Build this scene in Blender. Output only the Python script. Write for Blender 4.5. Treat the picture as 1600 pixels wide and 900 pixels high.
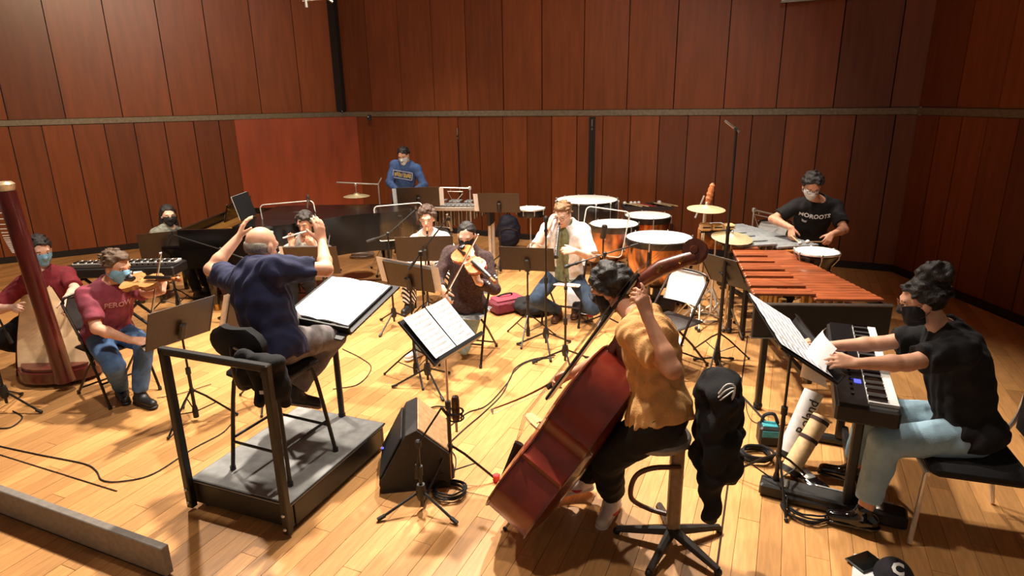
import bpy, bmesh, math, random
import numpy as np
from mathutils import Vector, Matrix
from mathutils.bvhtree import BVHTree

for _o in list(bpy.data.objects): bpy.data.objects.remove(_o)
COL = bpy.context.scene.collection
SC = bpy.context.scene
random.seed(7)
rng = np.random.default_rng(11)

# ------------------------------------------------------------------ camera
FPX = 985.0; TILT = math.radians(16.7); ROLL = math.radians(0.96); CAMH = 2.35
FW = np.array([0, math.cos(TILT), -math.sin(TILT)]); _r0 = np.array([1.0, 0, 0]); _u0 = np.cross(_r0, FW)
CR = math.cos(ROLL)*_r0 - math.sin(ROLL)*_u0
CU = math.cos(ROLL)*_u0 + math.sin(ROLL)*_r0
CAM = np.array([0, 0, CAMH])
cd = bpy.data.cameras.new('camera'); co = bpy.data.objects.new('camera', cd); COL.objects.link(co)
cd.sensor_fit = 'HORIZONTAL'; cd.sensor_width = 36.0; cd.lens = FPX*36.0/1600.0; cd.clip_start = .05; cd.clip_end = 100
_m = Matrix.Identity(4)
for _i in range(3):
    _m[_i][0] = CR[_i]; _m[_i][1] = CU[_i]; _m[_i][2] = -FW[_i]; _m[_i][3] = CAM[_i]
co.matrix_world = _m
SC.camera = co

def _ray(x, y): return FW + CR*(x-800)/FPX - CU*(y-450)/FPX
def G(x, y, z=0.0):                      # the point at height z seen at a pixel of the photograph
    d = _ray(x, y); return CAM + d*((z-CAMH)/d[2])
def W(x, y, Y):                          # the point at distance Y seen at a pixel of the photograph
    d = _ray(x, y); return CAM + d*(Y/d[1])

# ------------------------------------------------------------------ view, world, lamps
SC.view_settings.view_transform = 'Standard'; SC.view_settings.look = 'None'
SC.view_settings.gamma = 1.0; SC.view_settings.use_curve_mapping = False
SC.view_settings.exposure = 0.0
wd = bpy.data.worlds.new('hall_air'); SC.world = wd; wd.use_nodes = True
wd.node_tree.nodes['Background'].inputs[0].default_value = (1.0, 0.80, 0.62, 1)
wd.node_tree.nodes['Background'].inputs[1].default_value = 0.22

def spot(name, loc, target, power, angle, size=.12, col=(1, .87, .70), blend=.6):
    l = bpy.data.lights.new(name, 'SPOT'); l.energy = power; l.spot_size = math.radians(angle); l.spot_blend = blend
    l.shadow_soft_size = size; l.color = col
    o = bpy.data.objects.new(name, l); COL.objects.link(o); o.location = loc
    o.rotation_euler = (Vector(target)-Vector(loc)).to_track_quat('-Z', 'Y').to_euler()
    return o
LAMPS = [((-.9, 5.7, 5.9), (-.7, 5.0, 0), 2550, 78), ((.6, 7.2, 5.9), (.4, 6.0, 0), 2250, 74),
         ((-3.6, 6.6, 5.9), (-3.3, 5.2, 0), 1250, 80), ((2.3, 6.2, 5.9), (1.9, 4.5, 0), 620, 60),
         ((-.8, 2.2, 6.0), (-1.8, 8.6, 1.2), 1000, 82), ((.9, 2.6, 6.0), (1.0, 8.8, 1.0), 620, 60),
         ((-3.6, 3.8, 6.0), (-7.0, 8.4, 2.8), 1600, 84), ((-2.0, 9.4, 5.9), (-1.8, 9.2, 0), 800, 76),
         ((-.7, 3.1, 5.9), (.5, 3.0, .7), 420, 62)]
for _k, (_l, _t, _p, _a) in enumerate(LAMPS): spot('stage_spotlight', _l, _t, _p, _a, col=(1, .78, .50) if _k == 6 else (1, .89, .75))

# ------------------------------------------------------------------ materials (all procedural)
def lin(c):
    return tuple(((v/255)/12.92 if v/255 <= .04045 else ((v/255+.055)/1.055)**2.4) for v in c)
MATS = {}
def pm(name, rgb, rough=.6, metal=0.0, var=.12, scale=30, bump=0.0, bscale=None, stretch=(1, 1, 1), spec=.5, coat=0.0, objrand=0.0, huevar=None):
    """principled material whose colour drifts with noise; rgb are sRGB 0..255"""
    if name in MATS: return MATS[name]
    m = bpy.data.materials.new(name); m.use_nodes = True; nt = m.node_tree; N = nt.nodes; L = nt.links
    b = N['Principled BSDF']; b.inputs['Roughness'].default_value = rough; b.inputs['Metallic'].default_value = metal
    b.inputs['Specular IOR Level'].default_value = spec; b.inputs['Coat Weight'].default_value = coat
    c = lin(rgb)
    tc = N.new('ShaderNodeTexCoord'); mp = N.new('ShaderNodeMapping'); mp.inputs['Scale'].default_value = stretch
    L.new(tc.outputs['Object'], mp.inputs['Vector'])
    nz = N.new('ShaderNodeTexNoise'); nz.inputs['Scale'].default_value = scale; nz.inputs['Detail'].default_value = 4
    L.new(mp.outputs[0], nz.inputs['Vector'])
    rp = N.new('ShaderNodeValToRGB')
    lo = huevar or tuple(max(0, v*(1-var*2.2)) for v in c); hi = tuple(min(1, v*(1+var*1.6)) for v in c)
    rp.color_ramp.elements[0].position = .3; rp.color_ramp.elements[0].color = (*lo, 1)
    rp.color_ramp.elements[1].position = .7; rp.color_ramp.elements[1].color = (*hi, 1)
    L.new(nz.outputs['Fac'], rp.inputs[0])
    out = rp.outputs[0]
    if objrand:
        oi = N.new('ShaderNodeObjectInfo'); ge = N.new('ShaderNodeNewGeometry')
        ad = N.new('ShaderNodeMath'); ad.operation = 'ADD'; L.new(oi.outputs['Random'], ad.inputs[0]); L.new(ge.outputs['Random Per Island'], ad.inputs[1])
        fr = N.new('ShaderNodeMath'); fr.operation = 'FRACT'; L.new(ad.outputs[0], fr.inputs[0])
        mr = N.new('ShaderNodeMapRange'); mr.inputs['To Min'].default_value = 1-objrand; mr.inputs['To Max'].default_value = 1+objrand*.6
        L.new(fr.outputs[0], mr.inputs['Value'])
        hs = N.new('ShaderNodeHueSaturation'); L.new(mr.outputs[0], hs.inputs['Value']); L.new(out, hs.inputs['Color']); out = hs.outputs[0]
    L.new(out, b.inputs['Base Color'])
    if bump:
        n2 = N.new('ShaderNodeTexNoise'); n2.inputs['Scale'].default_value = bscale or scale*3; n2.inputs['Detail'].default_value = 3
        L.new(mp.outputs[0], n2.inputs['Vector'])
        bp = N.new('ShaderNodeBump'); bp.inputs['Strength'].default_value = bump; bp.inputs['Distance'].default_value = .01
        L.new(n2.outputs['Fac'], bp.inputs['Height']); L.new(bp.outputs[0], b.inputs['Normal'])
    MATS[name] = m; return m
def stripes(name, a, bcol, freq, direction='X', rough=.8, sharp=.5, dist=0.0):
    m = pm(name, a, rough); nt = m.node_tree; N = nt.nodes; L = nt.links
    tc = N.new('ShaderNodeTexCoord'); wv = N.new('ShaderNodeTexWave'); wv.bands_direction = direction; wv.inputs['Scale'].default_value = freq
    wv.inputs['Distortion'].default_value = dist; L.new(tc.outputs['Object'], wv.inputs['Vector'])
    rp = N.new('ShaderNodeValToRGB'); rp.color_ramp.interpolation = 'CONSTANT'
    rp.color_ramp.elements[0].color = (*lin(a), 1); rp.color_ramp.elements[1].color = (*lin(bcol), 1); rp.color_ramp.elements[1].position = sharp
    L.new(wv.outputs['Fac'], rp.inputs[0]); L.new(rp.outputs[0], N['Principled BSDF'].inputs['Base Color']); return m
def glassm(name):
    m = bpy.data.materials.new(name); m.use_nodes = True; nt = m.node_tree; N = nt.nodes; L = nt.links
    b = N['Principled BSDF']; b.inputs['Roughness'].default_value = .06; b.inputs['Base Color'].default_value = (.9, .9, .88, 1)
    tr = N.new('ShaderNodeBsdfTransparent'); tr.inputs[0].default_value = (.93, .93, .92, 1)
    gl = N.new('ShaderNodeBsdfGlossy'); gl.inputs['Roughness'].default_value = .08
    fr = N.new('ShaderNodeFresnel'); fr.inputs[0].default_value = 1.45
    nz = N.new('ShaderNodeTexNoise'); nz.inputs['Scale'].default_value = 6
    ml = N.new('ShaderNodeMath'); ml.operation = 'MULTIPLY'; ml.inputs[1].default_value = 1.6; L.new(fr.outputs[0], ml.inputs[0])
    ad = N.new('ShaderNodeMath'); ad.operation = 'MULTIPLY_ADD'; ad.inputs[1].default_value = .08; L.new(nz.outputs['Fac'], ad.inputs[0]); L.new(ml.outputs[0], ad.inputs[2])
    mx = N.new('ShaderNodeMixShader'); L.new(ad.outputs[0], mx.inputs[0]); L.new(tr.outputs[0], mx.inputs[1]); L.new(gl.outputs[0], mx.inputs[2])
    L.new(mx.outputs[0], N['Material Output'].inputs['Surface']); return m

BLK = pm('black_painted_metal', (20, 18, 18), .42, 0, .1)
BLKS = pm('black_gloss', (10, 9, 10), .12, 0, .05, coat=.6)
BLKP = pm('black_plastic', (24, 22, 22), .5, 0, .15, bump=.15, bscale=300)
BLKC = pm('black_cloth', (13, 12, 14), .9, 0, .2, bump=.3, bscale=180)
CHR = pm('chrome', (214, 210, 204), .28, .7, .04)
STEEL = pm('brushed_steel', (150, 145, 138), .35, 1, .08)
WHT = pm('white_paper', (240, 240, 242), .75, 0, .03)
WHP = pm('white_plastic', (226, 224, 220), .45, 0, .03)
SKIN = pm('skin_light', (214, 160, 130), .55, 0, .07, scale=18, bump=.05, bscale=250)
SKIN2 = pm('skin_tan', (206, 148, 116), .55, 0, .08, scale=18, bump=.05, bscale=250)
SKIN3 = pm('skin_pale', (228, 184, 160), .55, 0, .06, scale=18, bump=.05, bscale=250)

# ------------------------------------------------------------------ scene graph helpers
MW = {}
def V(*a): return np.array(a, float)
def nrm(v):
    v = np.asarray(v, float); return v/(np.linalg.norm(v)+1e-9)
def setp(o, label=None, cat=None, group=None, kind=None):
    if label: o['label'] = label
    if cat: o['category'] = cat
    if group: o['group'] = group
    if kind: o['kind'] = kind
    return o
def thing(name, label, cat, loc=(0, 0, 0), yaw=0.0, group=None):
    """an Empty at a thing's base; local +Y is turned yaw degrees clockwise from world +Y"""
    o = bpy.data.objects.new(name, None); COL.objects.link(o); o.empty_display_size = .1
    o.location = tuple(float(v) for v in loc); o.rotation_euler = (0, 0, -math.radians(yaw))
    MW[o.name] = Matrix.Translation(Vector(o.location)) @ Matrix.Rotation(-math.radians(yaw), 4, 'Z')
    return setp(o, label, cat, group)
def link(me, name, mat, parent=None, world=False, smooth=True, label=None):
    o = bpy.data.objects.new(name, me); COL.objects.link(o)
    if mat is not None:
        me.materials.clear(); me.materials.append(mat)
    if world and parent is not None:
        pm_ = MW.get(parent.name) or Matrix.Identity(4)
        me.transform(pm_.inverted())
    if parent is not None:
        o.parent = parent; MW[o.name] = MW.get(parent.name, Matrix.Identity(4))
    else: MW[o.name] = Matrix.Identity(4)
    if label: o['label'] = label
    if smooth:
        me.polygons.foreach_set('use_smooth', [True]*len(me.polygons))
        if smooth != 'all': me.set_sharp_from_angle(angle=math.radians(38))
    return o
def axes_from(d, up=(0, 0, 1)):
    d = nrm(d); u = np.asarray(up, float)
    if abs(d @ nrm(u)) > .97: u = V(0, 1, 0) if abs(d[1]) < .9 else V(1, 0, 0)
    x = nrm(np.cross(u, d)); y = np.cross(d, x); return x, y, d

class MB:
    """collects primitive shapes into one mesh"""
    def __init__(s): s.v = []; s.f = []
    def add(s, vs, fs):
        o = len(s.v); s.v += [tuple(map(float, p)) for p in vs]; s.f += [tuple(i+o for i in f) for f in fs]; return s
    def box(s, c, sz, ax=None, bev=0.0):
        c = np.asarray(c, float); hx, hy, hz = [v/2 for v in sz]
        X, Y, Z = ax if ax is not None else (V(1, 0, 0), V(0, 1, 0), V(0, 0, 1))
        if bev <= 0:
            vs = [c+X*a*hx+Y*b*hy+Z*d*hz for d in (-1, 1) for b in (-1, 1) for a in (-1, 1)]
            return s.add(vs, [(0, 2, 3, 1), (4, 5, 7, 6), (0, 1, 5, 4), (2, 6, 7, 3), (0, 4, 6, 2), (1, 3, 7, 5)])
        e = bev; ring = [(-hx+e, -hy), (hx-e, -hy), (hx, -hy+e), (hx, hy-e), (hx-e, hy), (-hx+e, hy), (-hx, hy-e), (-hx, -hy+e)]
        vs = []
        for z, k in ((-hz, 1), (-hz+e, 0), (hz-e, 0), (hz, 1)):
            for (x, y) in ring:
                kx = (hx-e)/hx if k else 1; ky = (hy-e)/hy if k else 1
                vs.append(c+X*x*kx+Y*y*ky+Z*z)
        fs = [tuple(range(7, -1, -1)), tuple(range(24, 32))]
        for r in range(3):
            for i in range(8): fs.append((r*8+i, r*8+(i+1) % 8, r*8+8+(i+1) % 8, r*8+8+i))
        return s.add(vs, fs)
    def tube(s, pts, r, n=8, cap=True):
        pts = [np.asarray(p, float) for p in pts]; m = len(pts)
        rs = [r]*m if np.isscalar(r) else list(r)
        tang = [nrm(pts[min(i+1, m-1)]-pts[max(i-1, 0)]) for i in range(m)]
        x, y, _ = axes_from(tang[0]); vs = []
        for i in range(m):
            t = tang[i]; x = nrm(x-t*(x @ t)); y = np.cross(t, x)
            for k in range(n):
                a = 2*math.pi*k/n; vs.append(pts[i]+(x*math.cos(a)+y*math.sin(a))*rs[i])
        fs = []
        for i in range(m-1):
            for k in range(n): fs.append((i*n+k, i*n+(k+1) % n, (i+1)*n+(k+1) % n, (i+1)*n+k))
        if cap: fs += [tuple(range(n-1, -1, -1)), tuple(range((m-1)*n, m*n))]
        return s.add(vs, fs)
    def lathe(s, prof, c=(0, 0, 0), n=24, ax=None):
        """prof = [(radius, height)...] turned round the third axis"""
        c = np.asarray(c, float); X, Y, Z = ax if ax is not None else (V(1, 0, 0), V(0, 1, 0), V(0, 0, 1)); vs = []; fs = []
        for (r, h) in prof:
            for k in range(n):
                a = 2*math.pi*k/n; vs.append(c+X*math.cos(a)*r+Y*math.sin(a)*r+Z*h)
        for i in range(len(prof)-1):
            for k in range(n): fs.append((i*n+k, i*n+(k+1) % n, (i+1)*n+(k+1) % n, (i+1)*n+k))
        if prof[0][0] > 1e-4: fs.append(tuple(range(n-1, -1, -1)))
        if prof[-1][0] > 1e-4: fs.append(tuple(range((len(prof)-1)*n, len(prof)*n)))
        return s.add(vs, fs)
    def ball(s, c, r, n=12, m=8, ax=None):
        r3 = (r, r, r) if np.isscalar(r) else r; c = np.asarray(c, float)
        X, Y, Z = ax if ax is not None else (V(1, 0, 0), V(0, 1, 0), V(0, 0, 1)); vs = [c-Z*r3[2]]; fs = []
        for i in range(1, m):
            p = -math.pi/2+math.pi*i/m
            for k in range(n):
                a = 2*math.pi*k/n; vs.append(c+X*math.cos(a)*math.cos(p)*r3[0]+Y*math.sin(a)*math.cos(p)*r3[1]+Z*math.sin(p)*r3[2])
        vs.append(c+Z*r3[2])
        for k in range(n): fs.append((0, 1+(k+1) % n, 1+k))
        for i in range(m-2):
            for k in range(n): fs.append((1+i*n+k, 1+i*n+(k+1) % n, 1+(i+1)*n+(k+1) % n, 1+(i+1)*n+k))
        b = 1+(m-2)*n; t = len(vs)-1
        for k in range(n): fs.append((b+k, b+(k+1) % n, t))
        return s.add(vs, fs)
    def prism(s, outline, d, o=(0, 0, 0), X=V(1, 0, 0), Y=V(0, 1, 0), Z=V(0, 0, 1)):
        """outline points (x,y) in the X,Y plane at o, extruded d along Z"""
        o = np.asarray(o, float); n = len(outline)
        vs = [o+X*a+Y*b for a, b in outline]+[o+X*a+Y*b+Z*d for a, b in outline]
        return s.add(vs, [tuple(range(n-1, -1, -1)), tuple(range(n, 2*n))]+[(i, (i+1) % n, n+(i+1) % n, n+i) for i in range(n)])
    def torus(s, c, R, r, ax=None, n=24, m=6, a0=0, a1=2*math.pi):
        c = np.asarray(c, float); X, Y, Z = ax if ax is not None else (V(1, 0, 0), V(0, 1, 0), V(0, 0, 1))
        full = abs(a1-a0-2*math.pi) < 1e-3; pts = [c+(X*math.cos(a)+Y*math.sin(a))*R for a in np.linspace(a0, a1, n+1)]
        return s.tube(pts, r, m, cap=not full)
    def grid(s, rows):
        """rows of equal-length point lists"""
        h = len(rows); w = len(rows[0]); vs = [p for r in rows for p in r]
        return s.add(vs, [(i*w+j, i*w+j+1, (i+1)*w+j+1, (i+1)*w+j) for i in range(h-1) for j in range(w-1)])
    def mesh(s, name='m'):
        me = bpy.data.meshes.new(name); me.from_pydata(s.v, [], s.f); me.update()
        bm = bmesh.new(); bm.from_mesh(me); bmesh.ops.recalc_face_normals(bm, faces=bm.faces); bm.to_mesh(me); bm.free(); return me
    def build(s, name, mat, parent=None, world=False, smooth=True, label=None):
        return link(s.mesh(name), name, mat, parent, world, smooth, label)
def curvepts(pts, n=8):
    """Catmull-Rom through the points"""
    P = [np.asarray(p, float) for p in pts]; P = [2*P[0]-P[1]]+P+[2*P[-1]-P[-2]]; out = []
    for i in range(1, len(P)-2):
        for t in np.linspace(0, 1, n, endpoint=False):
            a, b, c, d = P[i-1], P[i], P[i+1], P[i+2]
            out.append(.5*((2*b)+(c-a)*t+(2*a-5*b+4*c-d)*t*t+(3*b-a-3*c+d)*t**3))
    out.append(P[-2]); return out
def copy_tree(o, parent=None, loc=None, yaw=None, label=None):
    c = o.copy(); COL.objects.link(c)
    if parent is not None: c.parent = parent
    if loc is not None: c.location = tuple(float(v) for v in loc)
    if yaw is not None: c.rotation_euler = (0, 0, -math.radians(yaw))
    if label: c['label'] = label
    MW[c.name] = Matrix.Translation(Vector(c.location)) @ Matrix.Rotation(c.rotation_euler.z, 4, 'Z')
    for ch in [x for x in bpy.data.objects if x.parent == o]: copy_tree(ch, c)
    return c
def lettering(txt, name, mat, parent, origin, right, up, size, target=None, depth=.003, off=.004, bold=.0, align='CENTER', label=None):
    """flat lettering laid on a surface, following it when a target mesh is given"""
    cu = bpy.data.curves.new(name, 'FONT'); cu.body = txt; cu.size = size; cu.align_x = align; cu.align_y = 'CENTER'; cu.offset = bold
    cu.resolution_u = 2
    t = bpy.data.objects.new(name, cu); COL.objects.link(t)
    bpy.context.view_layer.update()
    me = bpy.data.meshes.new_from_object(t.evaluated_get(bpy.context.evaluated_depsgraph_get()))
    bpy.data.objects.remove(t); bpy.data.curves.remove(cu)
    right = nrm(right); up = nrm(up); n = np.cross(right, up); origin = np.asarray(origin, float)
    bm = bmesh.new(); bm.from_mesh(me); bmesh.ops.triangulate(bm, faces=bm.faces)
    if target is not None: bmesh.ops.subdivide_edges(bm, edges=[e for e in bm.edges if e.calc_length() > size*.3], cuts=2)
    bvh = None
    if target is not None:
        tm, pmx = target.data, MW[target.name]
        bvh = BVHTree.FromPolygons([tuple(pmx @ v.co) for v in tm.vertices], [tuple(p.vertices) for p in tm.polygons])
    for v in bm.verts:
        p = origin+right*v.co.x+up*v.co.y
        if bvh:
            hit = bvh.ray_cast(Vector(p+n*.25), Vector(-n), .6)
            if hit[0] is not None: p = np.array(hit[0])+n*off
        else: p = p+n*off
        v.co = p
    bm.to_mesh(me); bm.free()
    return link(me, name, mat, parent, True, False, label)
# ================================================================== the setting
RA = math.radians(23.5)                                   # the hall is turned against the camera
AX = V(math.sin(RA), math.cos(RA), 0); AY = V(math.cos(RA), -math.sin(RA), 0)   # up-stage, and to the right along the back wall
PLANK = pm('oak_plank', (200, 146, 90), .34, 0, .08, scale=5, stretch=(9, 1, 1), bump=.06, bscale=30, objrand=.26, spec=.45)
SEAM = pm('floor_seam', (136, 88, 46), .7)
def struct(o): o['kind'] = 'structure'; return o
floor = struct(MB().box((0, 6, -.06), (24, 22, .1)).build('floor', SEAM, None, smooth=False)); MW[floor.name] = Matrix.Identity(4)
PW, PL = .118, 1.35
pb = MB(); pb.box((0, 0, -.004), (PW-.0025, PL-.003, .016)); plank_me = pb.mesh('plank')
spots_ = []
for i in range(-110, 80):
    off = (i*0.618 % 1)*PL
    for j in range(-2, 14):
        c = AY*(i*PW)+AX*(j*PL+off)
        if c[1] < 1.3 or c[1] > 13.5 or abs(c[0]) > 11: continue
        if c[0] < -1.25*c[1]-1.8 or c[0] > 1.0*c[1]+1.6: continue
        if c[1] > 12.6-.5*(c[0]+3.2)+.6: continue
        spots_.append((c[0]**2+(c[1]-2.2)**2, c))
spots_.sort(key=lambda q: q[0])
stuff = MB()
for n_, (_, c) in enumerate(spots_):
    if n_ < 300:
        o = bpy.data.objects.new('floor_plank', plank_me); COL.objects.link(o); o.parent = floor
        o.location = (c[0], c[1], -.0045+random.uniform(-.0006, .0006)); o.rotation_euler = (0, 0, -RA)
        if n_ == 0: plank_me.materials.append(PLANK)
    else: stuff.box((c[0], c[1], -.0085), (PW-.0025, PL-.003, .016), (AY, AX, V(0, 0, 1)))
so = stuff.build('floor_plank', pm('oak_plank_far', (200, 146, 90), .34, 0, .06, scale=5, stretch=(2.5, 2.5, 1), bump=.06, bscale=30, objrand=.26, spec=.45), floor, smooth=False); so['kind'] = 'stuff'
# the long dark joints of the stage lift, let into the planks
jt = MB()
a, b = G(0, 711), G(183, 768); a[2] = b[2] = .004; jt.tube([a, b], .004, 4)
a, b = G(1118, 900), G(1168, 525); a[2] = b[2] = .004; jt.tube([a, b], .005, 4)
jt.build('floor_joint', pm('joint_rubber', (48, 30, 18), .8), floor)

BL = V(-3.18, 12.48, 0); BR = V(5.23, 8.32, 0)
DL = nrm(V(-.861, -.509, 0)); DR = nrm(V(math.sin(math.radians(3)), -math.cos(math.radians(3)), 0)); DB = nrm(BR-BL)
PANEL = pm('mahogany_panel', (118, 60, 28), .36, 0, .08, scale=3.0, stretch=(5, 5, .5), bump=.02, bscale=14, objrand=.34, spec=.4)  # random tone per panel paints in how angled panels catch the light
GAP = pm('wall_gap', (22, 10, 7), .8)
LEDGE = pm('metal_ledge', (112, 100, 82), .45, .2)
def wall(name, p0, d, length, nrm_in, lo_w, up_w, skip=None, seed=1):
    r = random.Random(seed)
    ax = (d, nrm_in, V(0, 0, 1))
    c = p0+d*length/2-nrm_in*.12
    w = struct(MB().box((c[0], c[1], 3.2), (length, .2, 6.4), ax).build(name, GAP, None, smooth=False))
    def run(width, z0, z1):
        t = .02; k = 0
        while t < length:
            wd_ = min(width*r.uniform(.94, 1.06), length-t)
            if not (skip and z1 < 2.2 and skip[0] <= t+wd_/2 <= skip[1]):
                tilt = r.uniform(-.022, .022)
                dd = d*math.cos(tilt)+nrm_in*math.sin(tilt); nn = nrm_in*math.cos(tilt)-d*math.sin(tilt)
                cc = p0+d*(t+wd_/2)+nrm_in*.012
                MB().box((cc[0], cc[1], (z0+z1)/2), (wd_-.014, .035, z1-z0), (dd, nn, V(0, 0, 1))).build('wall_panel', PANEL, w, smooth=False)
            t += wd_; k += 1
    run(lo_w, .10, 2.07); run(up_w, 2.17, 6.3)
    return w, ax
NB = V(-DB[1], DB[0], 0); NB = NB if NB[1] < 0 else -NB
NL = V(-DL[1], DL[0], 0); NL = NL if NL[0] > 0 else -NL
NR = V(-DR[1], DR[0], 0); NR = NR if NR[0] < 0 else -NR
LB = np.linalg.norm(BR-BL)
wall_back, axb = wall('wall_back', BL, DB, LB, NB, .43, .68, (0, 1.75), 3)
wall_left, axl = wall('wall_left', BL, DL, 9.5, NL, .42, .74, (0, 1.9), 5)
wall_right, axr = wall('wall_right', BR, DR, 7.5, NR, .40, .66, (0, .0), 9)
# plain unjointed boarding at the left end of the back wall
c = BL+DB*.9+NB*.01; MB().box((c[0], c[1], 1.085), (1.72, .03, 1.97), axb).build('wall_panel', PANEL, wall_back, smooth=False)
# the swung reflector flap standing off the end of the left wall
a = BL+DL*1.95+NL*.13; b = BL+DL*(-.18)+NL*.30
dd = nrm(b-a); ln = np.linalg.norm(b-a); nn = V(dd[1], -dd[0], 0); cc = (a+b)/2
struct(MB().box((cc[0], cc[1], 1.06), (ln, .05, 2.04), (dd, nn, V(0, 0, 1)), bev=.008).build('door_1', pm('flap_panel', (136, 60, 32), .32, 0, .1, scale=2, stretch=(3, 3, .6), bump=.03, bscale=12), None, smooth=False))
def trim(name, p0, d, nn, length, z0, z1, depth, mat):
    c = p0+d*length/2+nn*(depth/2)
    return struct(MB().box((c[0], c[1], (z0+z1)/2), (length, depth, z1-z0), (d, nn, V(0, 0, 1)), bev=.006).build(name, mat, None, smooth=False))
trim('trim_1', BL, DB, NB, LB, 2.075, 2.165, .05, LEDGE); trim('trim_2', BL, DL, NL, 9.5, 2.075, 2.165, .05, LEDGE); trim('trim_3', BR, DR, NR, 7.5, 2.075, 2.165, .05, LEDGE)
trim('baseboard_back', BL, DB, NB, LB, 0, .095, .04, GAP); trim('baseboard_left', BL, DL, NL, 9.5, 0, .095, .04, GAP); trim('baseboard_right', BR, DR, NR, 7.5, 0, .095, .04, GAP)
# dark shadow gap post where the two upper walls meet, and the deep slot in the lower back wall
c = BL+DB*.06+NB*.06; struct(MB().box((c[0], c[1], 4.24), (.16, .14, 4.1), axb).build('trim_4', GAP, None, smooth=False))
c = BL+DB*5.02+NB*.03; struct(MB().box((c[0], c[1], 1.08), (.1, .03, 1.96), axb).build('trim_5', GAP, None, smooth=False))
ceil = struct(MB().box((0.5, 6.5, 6.5), (22, 16, .12)).build('ceiling', pm('ceiling_boards', (150, 110, 80), .7), None, smooth=False))
# projection screen let into the top of the back wall
c = BL+DB*8.05+NB*.13
sc_ = thing('projection_screen', 'white screen edge set high on the back panelling at the right', 'screen', (c[0], c[1], 3.50))
ax_ = axb
c0 = V(c[0], c[1], 0)
MB().box(c0+V(0, 0, 4.27), (.85, .03, 1.5), axb, bev=.006).build('screen_sheet', pm('screen_white', (232, 236, 240), .6, 0, .03), sc_, True)
MB().box(c0+V(0, 0, 3.51), (.87, .036, .03), axb, bev=.005).build('bottom_bar', STEEL, sc_, True)
# small junction box at the head of the corner
p = W(577, 184, 11.9); t = thing('wall_bracket', 'small dark bracket at the corner under the ledge', 'bracket', p)
MB().box((0, 0, 0), (.07, .06, .1), bev=.01).build('bracket_body', BLKP, t); MB().tube([(0, -.03, 0), (0, -.09, .02)], .012, 8).build('bracket_knob', STEEL, t)
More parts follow.
